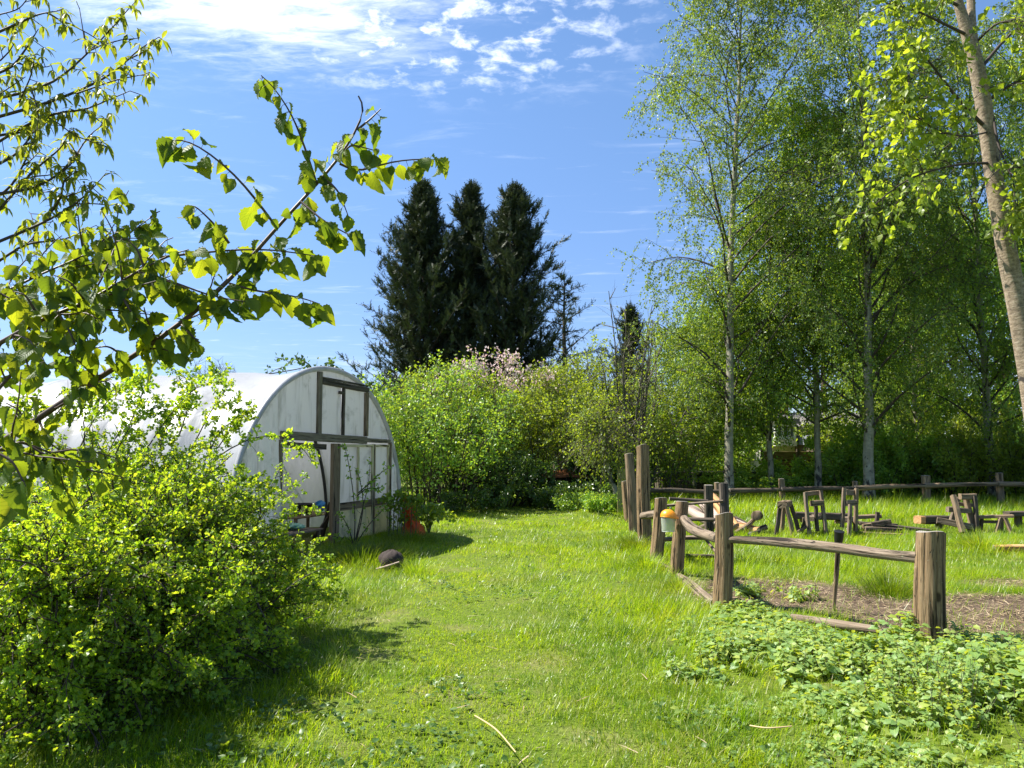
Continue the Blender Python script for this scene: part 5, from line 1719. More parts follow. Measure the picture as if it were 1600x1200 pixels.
def house():
    Yh = 34
    root = thing('house', 'pale rendered house with white dormer window beyond the fence', 'house', gx(1240, Yh))
    o = local(root)
    px = lambda x: gx(x, Yh)[0] - o[0]
    pz = lambda y: at(1240, y, Yh)[2]
    cream = plain('cream_render', (0.62, 0.59, 0.50), 0.9, 0, 0.08, 3)
    tile = plain('grey_roof_tile', (0.17, 0.155, 0.15), 0.85, 0, 0.3, 9, 0.3, 0.5)
    lead = plain('blue_grey_felt', (0.20, 0.21, 0.25), 0.6, 0, 0.15, 5)
    white = plain('white_paint', (0.78, 0.78, 0.76), 0.5, 0, 0.04, 4)
    mb = MB()
    box(mb, (px(1190), 0.3, -0.2), (px(1400), 6.0, pz(664)))
    wall = mb.build('wall', cream, root)
    z0, z1 = pz(664), pz(640)
    x0, x1 = px(1190) - .4, px(1400) + .4
    V = np.array([(x0, -0.2, z0 - .1), (x1, -0.2, z0 - .1), (x1, 3.1, z1), (x0, 3.1, z1), (x0, 6.4, z0 - .1), (x1, 6.4, z0 - .1)])
    roof = MB().add(V, [np.array([(0, 1, 2, 3), (3, 2, 5, 4), (0, 4, 5, 1)]), np.array([(0, 3, 4), (1, 5, 2)])]).build('roof', tile, root)
    mb = MB()
    box(mb, (px(1257), 2.8, z1 - 0.5), (px(1268), 3.3, pz(630) + 0.25))
    mb.build('chimney', plain('red_brick', (0.34, 0.12, 0.07), 0.9, 0, 0.3, 12), roof)
    # window bay
    mb = MB()
    box(mb, (px(1203), -0.6, pz(697)), (px(1236), 0.3, pz(686)))
    mb.build('bay', cream, root)
    wx0, wx1, wz0, wz1 = px(1204), px(1236), pz(686), pz(663)
    fw = 0.10
    mb = MB()
    box(mb, (wx0, -0.55, wz0 + .003), (wx0 + fw, 0.3, wz1))
    box(mb, (wx1 - fw, -0.55, wz0 + .003), (wx1, 0.3, wz1))
    box(mb, (wx0 + fw, -0.55, wz1 - fw), (wx1 - fw, 0.3, wz1 - .002))
    box(mb, (wx0 + fw, -0.55, wz0 + .004), (wx1 - fw, 0.3, wz0 + fw))
    for f in (0.36, 0.68):
        xm = wx0 + (wx1 - wx0) * f
        box(mb, (xm - 0.05, -0.54, wz0 + fw), (xm + 0.05, 0.0, wz1 - fw))
    win = mb.build('window', white, root)
    mb = MB()
    box(mb, (wx0 + fw, -0.45, wz0 + fw), (wx1 - fw, -0.42, wz1 - fw))
    mb.build('pane', plain('window_glass', (0.10, 0.13, 0.17), 0.05, 0, 0.1, 2, 0.9), win)
    mb = MB()
    box(mb, (px(1200), -0.8, pz(663) + .003), (px(1239), 0.6, pz(655)))
    mb.build('bay_roof', tile, root)
    mb = MB()
    box(mb, (px(1240), -2.5, pz(695)), (px(1304), 0.29, pz(681)))
    mb.build('flat_roof', lead, root)
    mb = MB()
    box(mb, (px(1244), -2.2, -0.2), (px(1300), 0.28, pz(695) - .003))
    mb.build('extension', plain('dark_brick', (0.12, 0.085, 0.07), 0.9, 0, 0.3, 8), root)


house()


# ------------------------------------------------------------------ climbers and small plants by the tunnel
def sprig_plant(name, label, cat, loc, stems, leaf, mat, seed, per=18, tpl=BROAD, twig='twig', r=0.008, side=5, sl=0.22, lpt=3, down=0.4, parts=('stems', 'foliage')):
    """a plant whose main stems follow given world paths"""
    rng = np.random.default_rng(seed)
    root = thing(name, label, cat, loc)
    o = np.asarray(loc, float)
    tb, cb = MB(), MB()
    for q in stems:
        q = np.asarray(q, float) - o
        t = np.linspace(0, 1, 12)
        P = np.stack([np.interp(t, np.linspace(0, 1, len(q)), q[:, i]) for i in range(3)], -1)
        for _ in range(3):
            P[1:-1] = (P[:-2] + 2 * P[1:-1] + P[2:]) / 4
        tubes(tb, P[None], taper(1, 12, r, r * 0.3), 5)
        tw, _, _ = sprout(rng, P[None], side, 0.2, 0.98, 55, sl, 4, 0.2, -0.05, 0.05, 0.4)
        tubes(tb, tw, taper(len(tw), 4, r * 0.4, r * 0.15), 3)
        pos, T = leaves_on(rng, P[None], per, 0.15, 1.0, leaf * 0.3)
        leafset(cb, rng, tpl, pos, T, leaf, 0.3, 0.9, down)
        pos, T = leaves_on(rng, tw, lpt, 0.1, 1.0, leaf * 0.3)
        leafset(cb, rng, tpl, pos, T, leaf, 0.4, 0.9, down)
    tb.build(parts[0], M[twig], root, smooth=True)
    cb.build(parts[1], M[mat], root)
    return root


Yr = 12.55
bp = at(553, 853, Yr)
bp[2] = 0
W = lambda x, y, Y=Yr: at(x, y, Y)
sprig_plant('climbing_rose', 'sparse dark stemmed rose bush growing up the tunnel doors', 'rose bush', bp, [
    [bp, W(556, 815), W(553, 770), W(545, 725), W(540, 700), W(536, 695)], [bp, W(562, 812), W(570, 780), W(578, 750), W(578, 715)],
    [bp, W(565, 835), W(582, 812), W(600, 796), W(612, 778, 12.8)], [bp, W(548, 832), W(538, 812), W(530, 800)], [bp, W(570, 800), W(566, 765), W(560, 740), W(556, 735)],
    [W(560, 770), W(578, 755), W(595, 738), W(612, 728, 12.9)], [W(558, 775), W(572, 762), W(588, 764), W(598, 760)], [bp, W(545, 838), W(530, 842), W(522, 838)]],
    0.048, 'hedge_leaf', 301, 26, BROAD, 'twig', 0.011, 6, 0.18, 3)
Yk = 14.0
kp = gx(628, Yk)
sprig_plant('rose_bush', 'leafy green rambler at the right corner of the tunnel gable', 'rose bush', kp, [
    [kp + [dx * .3, 0, 0], at(628 + dx * 26, 790 - abs(dx) * 8, Yk + dy * .3), at(624 + dx * 34, 766 + 18 * abs(dx), Yk + dy * .5)] for dx, dy in ((-.7, 0), (-.2, .4), (.2, -.4), (.6, .2), (0.05, 0.1), (-.45, -.3), (0.9, -0.2))],
    0.060, 'shrub_leaf', 302, 34, BROAD, 'grey_twig', 0.010, 9, 0.25, 7)
kp = gx(672, 14.6)
sprig_plant('bramble_bush', 'bright green bramble sprawling beside the orange netting', 'bramble', kp, [
    [kp, at(668 + dx * 12, 800 - h * .4, 14.5), at(672 + dx * 34, 800 - h, 14.5 + dy)] for dx, h, dy in ((-1, 2, .1), (-.5, 10, -.2), (0, 12, .2), (.5, 8, -.3), (1, 0, .1), (0.7, -8, -.4), (-.7, -4, -.3))],
    0.075, 'shrub_leaf', 303, 16, BROAD, 'grey_twig', 0.008, 6, 0.22, 6)
rp = TP(0.9, 0, -2.6) + EU * 2.2
sprig_plant('climbing_rose', 'dark leafed climber with sprigs poking above the tunnel ridge', 'climber', rp, [
    [rp, TP(2.2, 1.9, -2.6), TP(0.6, 3.0, -2.5), at(470, 574, 14.6), at(450, 562, 14.2), at(430, 558, 13.9)],
    [TP(0.9, 2.9, -2.5), at(492, 573, 15), at(478, 566, 14.7), at(462, 560, 14.5)], [TP(1.2, 2.85, -2), at(518, 576, 15), at(515, 566, 15)],
    [TP(1.5, 2.65, -2), at(530, 580, 15.5), at(528, 574, 15.4)], [TP(1.9, 2.5, -1.5), at(562, 598, 15.5), at(552, 588, 15.3)], [TP(2.1, 2.3, -1), at(590, 606, 15.8), at(575, 597, 15.6)]],
    0.075, 'dark_leaf', 304, 26, BROAD, 'twig', 0.012, 5, 0.22, 6)

# thin leaning birch sapling by the tall posts
mbp = [at(974, 806, 18.6), at(966, 775, 18.6), at(958, 735, 18.6), at(953, 690, 18.6), at(949, 655, 18.6)]
mbp[0][2] = 0
birch('thin leaning birch sapling beside the tall fence posts', mbp, 0.055, 17, None, 0.45, 1.1, 14, 0.06, 8, 'yellow_leaf', nm='birch_sapling')

# grass tufts along the fence
def tuft(label, loc, h, n, seed, spread=0.12, mat='grass'):
    rng = np.random.default_rng(seed)
    tplv = np.array([(-.5, 0, 0), (.5, 0, 0), (-.4, .4, .02), (.4, .4, .02), (-.22, .78, -.08), (.22, .78, -.08), (0, 1.0, -.26)])
    tplv[:, 0] *= 0.020
    tpl = (tplv, [np.array([(0, 1, 3, 2), (2, 3, 5, 4)]), np.array([(4, 5, 6)])], np.zeros((7, 2)))
    n = int(n * 2.2)
    pos = rng.normal(size=(n, 3)) * spread * np.array([1, 1, 0])
    drp = rng.integers(0, 2, n)
    ax = np.stack([pos[:, 0] / spread * .35 + rng.normal(size=n) * .2, pos[:, 1] / spread * .35 + rng.normal(size=n) * .2, np.ones(n)], -1)
    mb = MB()
    outw = np.stack([-pos[:, 0], -pos[:, 1], np.full(n, .02)], -1) + rng.normal(size=(n, 3)) * 0.02
    hs = h * rng.uniform(.35, 1.15, n)
    tv2 = tplv.copy()
    tv2[4:6, 1:] = [.70, -.22]
    tv2[6, 1:] = [.78, -.55]
    inst(mb, tpl, pos[drp > 0], ax[drp > 0], outw[drp > 0], hs[drp > 0])
    inst(mb, (tv2, tpl[1], tpl[2]), pos[drp < 1], ax[drp < 1], outw[drp < 1], hs[drp < 1])
    o = mb.build('grass_tuft', M['grass_dark_shaded' if 'dark green' in label or 'shaded' in label or 'tunnel' in label or label.startswith('dark') else mat], None)  # tufts by the tunnel carry its shade in their darker blade colour
    o.location = (float(loc[0]), float(loc[1]), float(gh(loc[0], loc[1])) - 0.01)
    return tag(o, label, 'grass tuft', 'long grass tufts around the fence and tunnel')


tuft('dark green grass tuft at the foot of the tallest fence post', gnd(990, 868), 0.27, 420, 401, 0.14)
tuft('pale arching grass tuft beside the lowest log rail', gnd(1008, 895), 0.27, 420, 402, 0.13)
tuft('rounded grass tuft on the path edge left of the pale one', gnd(970, 892), 0.17, 260, 403, 0.14)
tuft('dark grass tuft in the paddock left of the thickest post', gnd(1388, 930), 0.30, 380, 404, 0.13)
tuft('tall pale grass tuft in front of the sawbuck', gnd(1532, 858), 0.38, 420, 405, 0.20)
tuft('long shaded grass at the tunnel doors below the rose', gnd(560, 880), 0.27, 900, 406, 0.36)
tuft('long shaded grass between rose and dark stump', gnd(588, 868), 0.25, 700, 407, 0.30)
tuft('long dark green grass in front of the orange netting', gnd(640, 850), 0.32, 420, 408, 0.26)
tuft('sunlit grass tuft right of the dark stump', gnd(650, 895), 0.24, 320, 409, 0.18)
tuft('scruffy grass under the face shield post', gnd(1062, 925), 0.20, 360, 410, 0.16)


# ------------------------------------------------------------------ hawthorn in front
def hawthorn():
    rng = np.random.default_rng(77)
    c = np.array([-3.0, 6.0, 0])
    root = thing('hawthorn_bush', 'big sprawling hawthorn with small bright leaves in front of the tunnel', 'bush', c)
    tg = [(20, 690, 5.6), (110, 685, 6.0), (200, 690, 6.4), (280, 705, 6.8), (330, 715, 6.9), (350, 740, 7.0), (300, 725, 6.4), (345, 790, 6.9), (360, 815, 6.7), (60, 1150, 4.05), (150, 1160, 4.15), (250, 1125, 4.4), (-20, 1150, 3.95), (405, 868, 6.8), (435, 895, 6.9),
          (470, 905, 7.0), (420, 940, 6.6), (390, 985, 6.1), (350, 1025, 5.6), (300, 1090, 5.0), (225, 1120, 4.7), (120, 1130, 4.4), (40, 1080, 4.2), (100, 920, 4.2), (240, 870, 4.6),
          (340, 900, 5.2), (150, 770, 4.7), (290, 730, 5.7), (370, 840, 6.2), (30, 820, 4.1), (60, 1020, 4.2), (190, 1010, 4.4), (310, 1000, 5.0), (220, 800, 5.2), (350, 810, 6.0),
          (80, 735, 5.2), (200, 740, 5.8), (380, 930, 5.8), (260, 950, 4.7), (-60, 760, 4.6), (-80, 900, 4.2), (-120, 680, 5.6), (330, 760, 6.5), (20, 930, 4.0), (150, 860, 4.3), (130, 725, 6.2),
          (270, 790, 5.0), (180, 930, 4.3), (300, 850, 5.0), (380, 890, 6.1), (350, 960, 5.4), (60, 870, 4.1), (250, 730, 6.4)]
    T = np.array([at(*t) for t in tg])
    back = rng.uniform(0, 1, (36, 3)) * [3.6, 2.6, 1.05] + [-5.4, 6.2, 0.3]
    T = np.concatenate([T, T + rng.normal(size=T.shape) * [.18, .22, .12], T + rng.normal(size=T.shape) * [.3, .3, .16], back])
    T[:, 2] = np.maximum(T[:, 2], 0.10)
    T -= c
    T = T * 0.93
    T[:, 2] = np.where(T[:, 2] > 1.0, 1.0 + (T[:, 2] - 1.0) * .80, T[:, 2])
    T[:, 0] = np.where(T[:, 0] > 0, T[:, 0] * .86, T[:, 0])
    m = len(T)
    B = np.stack([rng.normal(size=m) * .45, rng.normal(size=m) * .4, np.zeros(m)], -1) + T * [0.18, 0.18, 0]
    mid = B * 0.45 + T * 0.55 + np.stack([rng.normal(size=m) * .15, rng.normal(size=m) * .15, np.abs(rng.normal(size=m)) * .12 + 0.26], -1)
    mid[:, 2] = np.minimum(mid[:, 2], 1.55)
    mid += 0
    t = np.linspace(0, 1, 10)[None, :, None]
    P = (1 - t) ** 2 * B[:, None] + 2 * t * (1 - t) * mid[:, None] + t ** 2 * T[:, None]
    P += np.cumsum(rng.normal(size=P.shape) * 0.018, 1)
    tb, cb = MB(), MB()
    tubes(tb, P, taper(m, 10, rng.uniform(.009, .018, m), .003), 5)
    se, _, _ = sprout(rng, P, 8, .25, 1.0, 52, .50, 6, .16, -.10, .06, .45)
    tubes(tb, se, taper(len(se), 6, .0065, .003), 4)
    tw, _, _ = sprout(rng, se, 4, .1, 1.0, 50, .20, 4, .18, -.06, .04, .3)
    tubes(tb, tw, taper(len(tw), 4, .0032, .0016), 3)
    wi = rng.choice(len(se), 420, replace=False)
    wd = nrm(se[wi, -1] - se[wi, 0]) + nrm(se[wi, -1] * [1, 1, 1.2]) * .7 + rng.normal(size=(420, 3)) * .3 + [0, 0, .15]
    wh = grow(rng, se[wi, -2], wd, rng.uniform(.18, .50, 420), 7, .12, -.10)
    tubes(tb, wh, taper(420, 7, .003, .0014), 4)
    tw = np.concatenate([tw, sprout(rng, wh, 4, .1, 1, 50, .09, 4, .15, -.05, .0, .3)[0]])
    src, TT = leaves_on(rng, tw, 3, .1, 1.0, .016)
    s2, T2 = leaves_on(rng, se, 6, .1, 1.0, .012)
    s4, T4 = leaves_on(rng, wh, 8, .1, 1.0, .010)
    s2, T2 = np.concatenate([s2, s4]), np.concatenate([T2, T4])
    s3, T3 = leaves_on(rng, P, 5, .45, 1.0, .015)
    src = np.concatenate([src, s2, s3])
    TT = np.concatenate([TT, T2, T3])
    k = 4
    pos = np.repeat(src, k, 0) + rng.normal(size=(len(src) * k, 3)) * .013
    ax = rng.normal(size=pos.shape) * .8 + np.repeat(TT, k, 0) * .5 + np.array([0, 0, .12])
    ok = pos[:, 2] > 0.05
    pos, ax = pos[ok], ax[ok]
    hint = rng.normal(size=pos.shape) * .7 + [0, 0, .6]
    inst(cb, HAW, pos, ax, hint, .0250 * rng.uniform(.4, 1.5, len(pos)))
    # long free sprays reaching past the outline
    sp = [[(300, 700, 6.8), (330, 640, 7.0), (360, 600, 7.2), (330, 572, 7.3)], [(330, 720, 6.9), (390, 682, 7.2), (440, 680, 7.5), (470, 695, 7.6), (488, 722, 7.7)], [(280, 680, 6.5), (300, 620, 6.7), (290, 585, 6.8), (255, 570, 6.9)],
          [(200, 670, 6.2), (225, 610, 6.4), (215, 590, 6.4)], [(400, 850, 6.9), (450, 850, 7.1), (500, 880, 7.3), (528, 905, 7.4)], [(360, 760, 7.0), (390, 745, 7.1), (425, 765, 7.2)], [(370, 835, 6.9), (420, 840, 7.0), (462, 858, 7.1)],
          [(300, 1000, 5.0), (340, 1050, 4.9), (355, 1110, 4.85)], [(150, 650, 6.1), (160, 600, 6.2), (130, 585, 6.2)], [(340, 700, 7.0), (375, 650, 7.2), (368, 625, 7.3)],
          [(120, 710, 5.8), (150, 645, 6.0), (190, 605, 6.1), (235, 588, 6.2)], [(230, 700, 6.2), (270, 640, 6.4), (310, 600, 6.6), (352, 596, 6.7)], [(50, 700, 5.5), (90, 640, 5.7), (130, 612, 5.8), (175, 612, 5.9)],
          [(250, 710, 6.4), (262, 650, 6.5), (300, 615, 6.6)], [(180, 710, 6.0), (205, 660, 6.2), (250, 630, 6.3), (300, 640, 6.4)], [(320, 720, 6.7), (345, 670, 6.9), (395, 640, 7.0)], [(20, 700, 5.3), (30, 650, 5.4), (60, 625, 5.5)], [(420, 870, 6.9), (470, 905, 7.1), (520, 940, 7.1)], [(400, 960, 6.0), (440, 1000, 5.9), (465, 1030, 5.85)]]
    SP = []
    for q in sp:
        q = np.array([at(*x) for x in q]) - c
        tt = np.linspace(0, 1, 9)
        SP.append(np.stack([np.interp(tt, np.linspace(0, 1, len(q)), q[:, i]) for i in range(3)], -1))
    SP = np.array(SP)
    SP[:, 1:-1] = (SP[:, :-2] + 2 * SP[:, 1:-1] + SP[:, 2:]) / 4
    tubes(tb, SP, taper(len(SP), 9, .007, .0025), 4)
    tw, _, _ = sprout(rng, SP, 14, .1, 1.0, 55, .20, 5, .15, -.08, .05, .4)
    tubes(tb, tw, taper(len(tw), 5, .0026, .0013), 3)
    src, TT = leaves_on(rng, tw, 6, .1, 1.0, .01)
    s2, T2 = leaves_on(rng, SP, 16, .1, 1, .01)
    src, TT = np.concatenate([src, s2]), np.concatenate([TT, T2])
    pos = np.repeat(src, k, 0) + rng.normal(size=(len(src) * k, 3)) * .008
    ax = rng.normal(size=pos.shape) * .8 + np.repeat(TT, k, 0) * .5
    inst(cb, HAW, pos, ax, rng.normal(size=pos.shape) + [0, 0, .5], .029 * rng.uniform(.6, 1.4, len(pos)))
    tb.build('stems', M['twig'], root, smooth=True)
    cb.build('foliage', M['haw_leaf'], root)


hawthorn()


# ------------------------------------------------------------------ hazel and narrow leaved tree on the near left
def path(q, n=14):
    q = np.array([at(*x) for x in q])
    t = np.linspace(0, 1, n)
    P = np.stack([np.interp(t, np.linspace(0, 1, len(q)), q[:, i]) for i in range(3)], -1)
    for _ in range(2):
        P[1:-1] = (P[:-2] + 2 * P[1:-1] + P[2:]) / 4
    return P


def hazel():
    rng = np.random.default_rng(88)
    base = np.array([-3.0, 3.3, 0])
    root = thing('hazel_tree', 'hazel with long bare stemmed branches and big toothed leaves', 'tree', base)
    tb, cb = MB(), MB()
    main = [[(0, 692, 3.0), (60, 655, 3.0), (120, 612, 3.0), (200, 562, 3.0), (284, 508, 3.0), (340, 455, 3.05), (396, 400, 3.1), (432, 355, 3.1), (495, 288, 3.15), (531, 247, 3.2), (558, 203, 3.2), (572, 168, 3.2), (560, 150, 3.2)],
            [(0, 536, 2.8), (63, 500, 2.8), (135, 472, 2.85), (180, 445, 2.9), (225, 418, 2.9), (262, 402, 2.95)],
            [(-40, 650, 3.4), (40, 560, 3.5), (110, 470, 3.6), (170, 390, 3.7), (235, 340, 3.8)],
            [(-40, 480, 3.3), (60, 430, 3.4), (130, 400, 3.5), (180, 365, 3.6)],
            [(-40, 720, 2.7), (30, 690, 2.7), (60, 700, 2.75), (110, 720, 2.8)]]
    rad = [0.0135, 0.009, 0.009, 0.007, 0.007]
    sub = [[(531, 256, 3.2), (560, 270, 3.2), (603, 254, 3.25), (650, 248, 3.3), (690, 250, 3.3)],
           [(495, 288, 3.15), (481, 243, 3.1), (465, 200, 3.05), (454, 175, 3.05), (428, 135, 3.0), (408, 118, 3.0)],
           [(432, 355, 3.1), (396, 306, 3.0), (360, 265, 2.95), (315, 230, 2.9), (285, 217, 2.9), (262, 220, 2.9)],
           [(358, 380, 3.05), (335, 350, 3.0), (306, 322, 3.0), (296, 322, 3.0)],
           [(250, 402, 3.0), (310, 395, 3.05), (396, 388, 3.1), (450, 393, 3.1), (505, 402, 3.15)],
           [(358, 443, 3.05), (400, 455, 3.1), (464, 463, 3.1), (500, 475, 3.15)],
           [(215, 425, 2.9), (270, 440, 2.95), (330, 463, 3.0), (387, 472, 3.0)],
           [(505, 275, 3.15), (530, 300, 3.1), (545, 340, 3.1)], [(470, 315, 3.1), (505, 345, 3.05), (560, 375, 3.05)],
           [(284, 508, 3.0), (300, 525, 2.95), (312, 535, 2.95)], [(200, 562, 3.0), (170, 540, 2.9), (140, 545, 2.9)],
           [(150, 590, 3.0), (120, 560, 2.9), (90, 555, 2.9)], [(245, 532, 3.0), (230, 500, 2.9), (225, 480, 2.9)], [(100, 625, 3.0), (130, 600, 2.95), (150, 605, 2.95)],
           [(135, 472, 2.85), (110, 440, 2.8), (85, 430, 2.8)], [(63, 500, 2.8), (40, 460, 2.75), (20, 455, 2.75)], [(180, 445, 2.9), (200, 480, 2.85), (215, 500, 2.85)], [(90, 487, 2.8), (110, 520, 2.75), (120, 545, 2.75)],
           [(20, 525, 2.8), (40, 560, 2.75), (50, 590, 2.75)], [(40, 665, 3.0), (30, 640, 2.9), (10, 630, 2.9)], [(60, 655, 3.0), (75, 690, 2.95), (95, 705, 2.95)], [(225, 418, 2.9), (215, 390, 2.9), (200, 375, 2.9)], [(235, 340, 3.8), (243, 333, 3.8), (250, 330, 3.8)],
           [(558, 203, 3.2), (580, 185, 3.2), (595, 170, 3.2)], [(531, 247, 3.2), (548, 225, 3.15), (585, 235, 3.15)],
           [(-20, 700, 2.4), (20, 720, 2.4), (40, 760, 2.4)], [(-20, 790, 2.6), (20, 775, 2.6), (40, 785, 2.6)], [(-30, 440, 2.9), (20, 470, 2.9), (50, 470, 2.9)]]
    tr = [(-3.0, 3.3, -0.1), (-2.9, 3.25, 0.5), (-2.55, 3.1, 1.2)]
    st = np.array(tr + [tuple(at(0, 692, 3.0))])
    log(tb, st - base, [0.035, 0.03, 0.024, 0.0145], 12, 3, .02, .05, caps=False, sub=5)
    for k in (1, 2, 3, 4):
        a = np.array([(-3.05 + .08 * k, 3.35 + .05 * k, -.1), (-2.95, 3.3, 0.7), tuple((at(*main[k][0]) + np.array([-2.8, 3.25, 1.0])) / 2), tuple(at(*main[k][0]))])
        log(tb, a - base, [0.025, 0.02, 0.014, rad[k]], 8, 3 + k, .02, .05, caps=False, sub=4)
    allP = []
    for q, r in zip(main, rad):
        P = path(q, 24) - base
        tubes(tb, P[None], taper(1, 24, r, r * .25), 7)
        allP.append((P, 1.0))
    for q in sub:
        P = path(q, 12) - base
        tubes(tb, P[None], taper(1, 12, .0055, .002), 6)
        allP.append((P, 1.0))
    for k, (i0, cnt) in enumerate(((1, 11), (2, 11), (3, 8), (4, 6))):
        ex, _, _ = sprout(rng, allP[i0][0][None], cnt, .05, .95, 52, .34, 8, .12, -.05, .05, .35)
        tubes(tb, ex, taper(cnt, 8, .0045, .0018), 5)
        allP += [(e, 1.0) for e in ex]
    ex, _, _ = sprout(rng, allP[0][0][None], 7, .02, .40, 55, .26, 8, .12, -.05, .0, .3)
    tubes(tb, ex, taper(7, 8, .0045, .0018), 5)
    allP += [(e, 1.0) for e in ex]
    # leaves hang alternately from nodes along the twigs
    pos, ax, hint, size = [], [], [], []
    pet = []
    for i, (P, _) in enumerate(allP):
        L = np.concatenate([[0], np.cumsum(np.linalg.norm(np.diff(P, axis=0), axis=1))])
        t0 = 0.30 if i == 0 else 0.08
        step = 0.055 if i == 0 else 0.033
        for s in np.arange(L[-1] * t0, L[-1] + .001, step):
            if i == 0 and rng.uniform() < .35:
                continue
            p = np.array([np.interp(s, L, P[:, j]) for j in range(3)])
            tan = nrm(np.array([np.interp(s + .01, L, P[:, j]) for j in range(3)]) - np.array([np.interp(s - .02, L, P[:, j]) for j in range(3)]) + 1e-6)
            ncl = rng.integers(1, 3) if s < L[-1] * .93 else 3
            for _ in range(ncl):
                az = rng.normal(size=3)
                az -= tan * np.dot(az, tan)
                az = nrm(az)
                d = nrm(az * .8 + tan * .35 + np.array([0, 0, -.45]))
                pl = rng.uniform(.012, .028)
                e = p + d * pl
                pet.append(np.stack([p, e]))
                pos.append(e)
                a = nrm(d * .7 + np.array([0, 0, -.60]) + rng.normal(size=3) * .28)
                ax.append(a)
                h = np.array([0, 0, .75]) + nrm(az) * .9 + rng.normal(size=3) * .40
                hint.append(h)
                size.append((.073 if i < 33 else .058) * rng.uniform(.38, 1.28) * (1 if s < L[-1] * .95 else .8))
    pos, ax, hint, size = map(np.array, (pos, ax, hint, size))
    pet = np.array(pet)
    tubes(tb, pet, np.full(pet.shape[:2], .0011), 3)
    half = rng.uniform(size=len(pos)) < .5
    inst(cb, HAZEL_A, pos[half], ax[half], hint[half], size[half])
    inst(cb, HAZEL_B, pos[~half], ax[~half], hint[~half], size[~half])
    tb.build('trunk', M['hazel_twig'], root, smooth=True)
    cb.build('foliage', M['hazel_leaf'], root, smooth=True)


hazel()


def narrow_tree():
    rng = np.random.default_rng(99)
    base = np.array([-4.1, 4.0, 0])
    root = thing('chestnut_tree', 'tree with drooping whorls of narrow young leaves at the upper left', 'tree', base)
    tb, cb = MB(), MB()
    D0 = 3.9
    br = [[(-60, 165), (60, 142), (100, 118), (135, 85), (170, 50), (195, 20), (212, 2)], [(135, 85), (130, 50), (124, 12)], [(-30, 190), (80, 160), (150, 130), (185, 108), (215, 78), (248, 58)], [(120, 146), (180, 125), (226, 116)],
          [(-40, 245), (40, 195), (90, 175), (130, 173), (165, 158), (203, 142)], [(-20, 350), (50, 268), (95, 232), (110, 205)], [(-20, 305), (50, 296), (90, 275), (118, 245), (137, 212), (165, 192)], [(-20, 385), (60, 352), (110, 325), (140, 300), (166, 270)],
          [(-40, 335), (20, 290), (45, 240), (60, 195)], [(-30, 30), (30, 15), (56, -20)], [(-30, 62), (25, 38), (60, 22), (96, 16)], [(-30, 125), (20, 105), (45, 70), (60, 45)], [(-20, 420), (40, 380), (100, 375), (150, 352)],
          [(-20, 215), (20, 208), (55, 205), (75, 190)], [(-30, 270), (20, 245), (40, 225), (55, 222)], [(70, 345), (95, 310), (100, 280), (120, 268)], [(30, 285), (60, 300), (85, 300)], [(0, 95), (15, 80), (22, 68)], [(-20, 160), (10, 140), (40, 120)],
          [(130, 173), (150, 185), (165, 196)], [(-30, 5), (0, -10), (30, -30)], [(50, 142), (60, 175), (58, 205)], [(30, 160), (48, 120), (55, 85)]]
    hub = np.array([-5.3, 5.55, 2.2])
    s = np.linspace(0, 1, 6)
    log(tb, np.stack([np.interp(s, [0, 1], [0, .25]), s * 0, s * 4.4 - .1], -1), 0.07 * (1 - s) + .02, 12, 4, .03, .05, caps=False, sub=4)
    extra = []
    for k, q in enumerate(list(br) + [None] * 30):
        if q is None:
            if not extra:
                break
            P = extra.pop()
            q = [(0, 0)] * 3
        else:
            P = None
        q3 = [(x, y, D0 + .18 * math.sin(k * 1.7) + .07 * i * math.cos(k)) for i, (x, y) in enumerate(q)]
        if P is None:
            P = path(q3, 16) - base
            if len(q) > 3:
                ee, _, _ = sprout(rng, P[None], 1, .25, .8, 45, .31, 10, .10, .02, .12, .3)
                extra += [np.stack([np.interp(np.linspace(0, 9, 16), np.arange(10), e[:, j]) for j in range(3)], -1) for e in ee]
        if q[0][0] < -10:
            z = P[0, 2]
            st = np.array([[.12, 0, max(.5, z - .7)], [(.12 + P[0, 0]) / 2, P[0, 1] * .5, z - .3], P[0]])
            tubes(tb, np.stack([np.interp(np.linspace(0, 1, 8), [0, .5, 1], st[:, j]) for j in range(3)], -1)[None], taper(1, 8, .015, .0085), 6)
        tubes(tb, P[None], taper(1, 16, .0085 if len(q) > 3 else .0045, .002), 6)
        L = np.concatenate([[0], np.cumsum(np.linalg.norm(np.diff(P, axis=0), axis=1))])
        bare = k == 1
        nodes = np.arange(L[-1] * (.18 if not bare else .97), L[-1] + .02, .046)
        tw = []
        for sx in nodes:
            p = np.array([np.interp(sx, L, P[:, j]) for j in range(3)])
            e = p + nrm(rng.normal(size=3) * .8 + [0.2, 0, .25]) * rng.uniform(.012, .07)
            tw.append([p, (p + e) / 2, e])
            n = rng.integers(4, 8)
            if bare:
                n = 3
            a = rng.uniform(0, 6.28) + np.arange(n) * 6.28 / n
            ax = np.stack([np.cos(a) * .75, np.sin(a) * .75, rng.uniform(-1.1, .1, n)], -1) + rng.normal(size=(n, 3)) * .2
            inst(cb, LANCE, np.repeat(e[None], n, 0), ax, np.stack([np.cos(a) * .3, np.sin(a) * .3, np.ones(n)], -1), (.070 if not bare else .03) * rng.uniform(.55, 1.25, n))
        if len(tw):
            tw = np.array(tw)
            tubes(tb, tw, np.full(tw.shape[:2], .0022), 4)
    tb.build('trunk', M['twig'], root, smooth=True)
    cb.build('foliage', M['chestnut_leaf'], root)


narrow_tree()


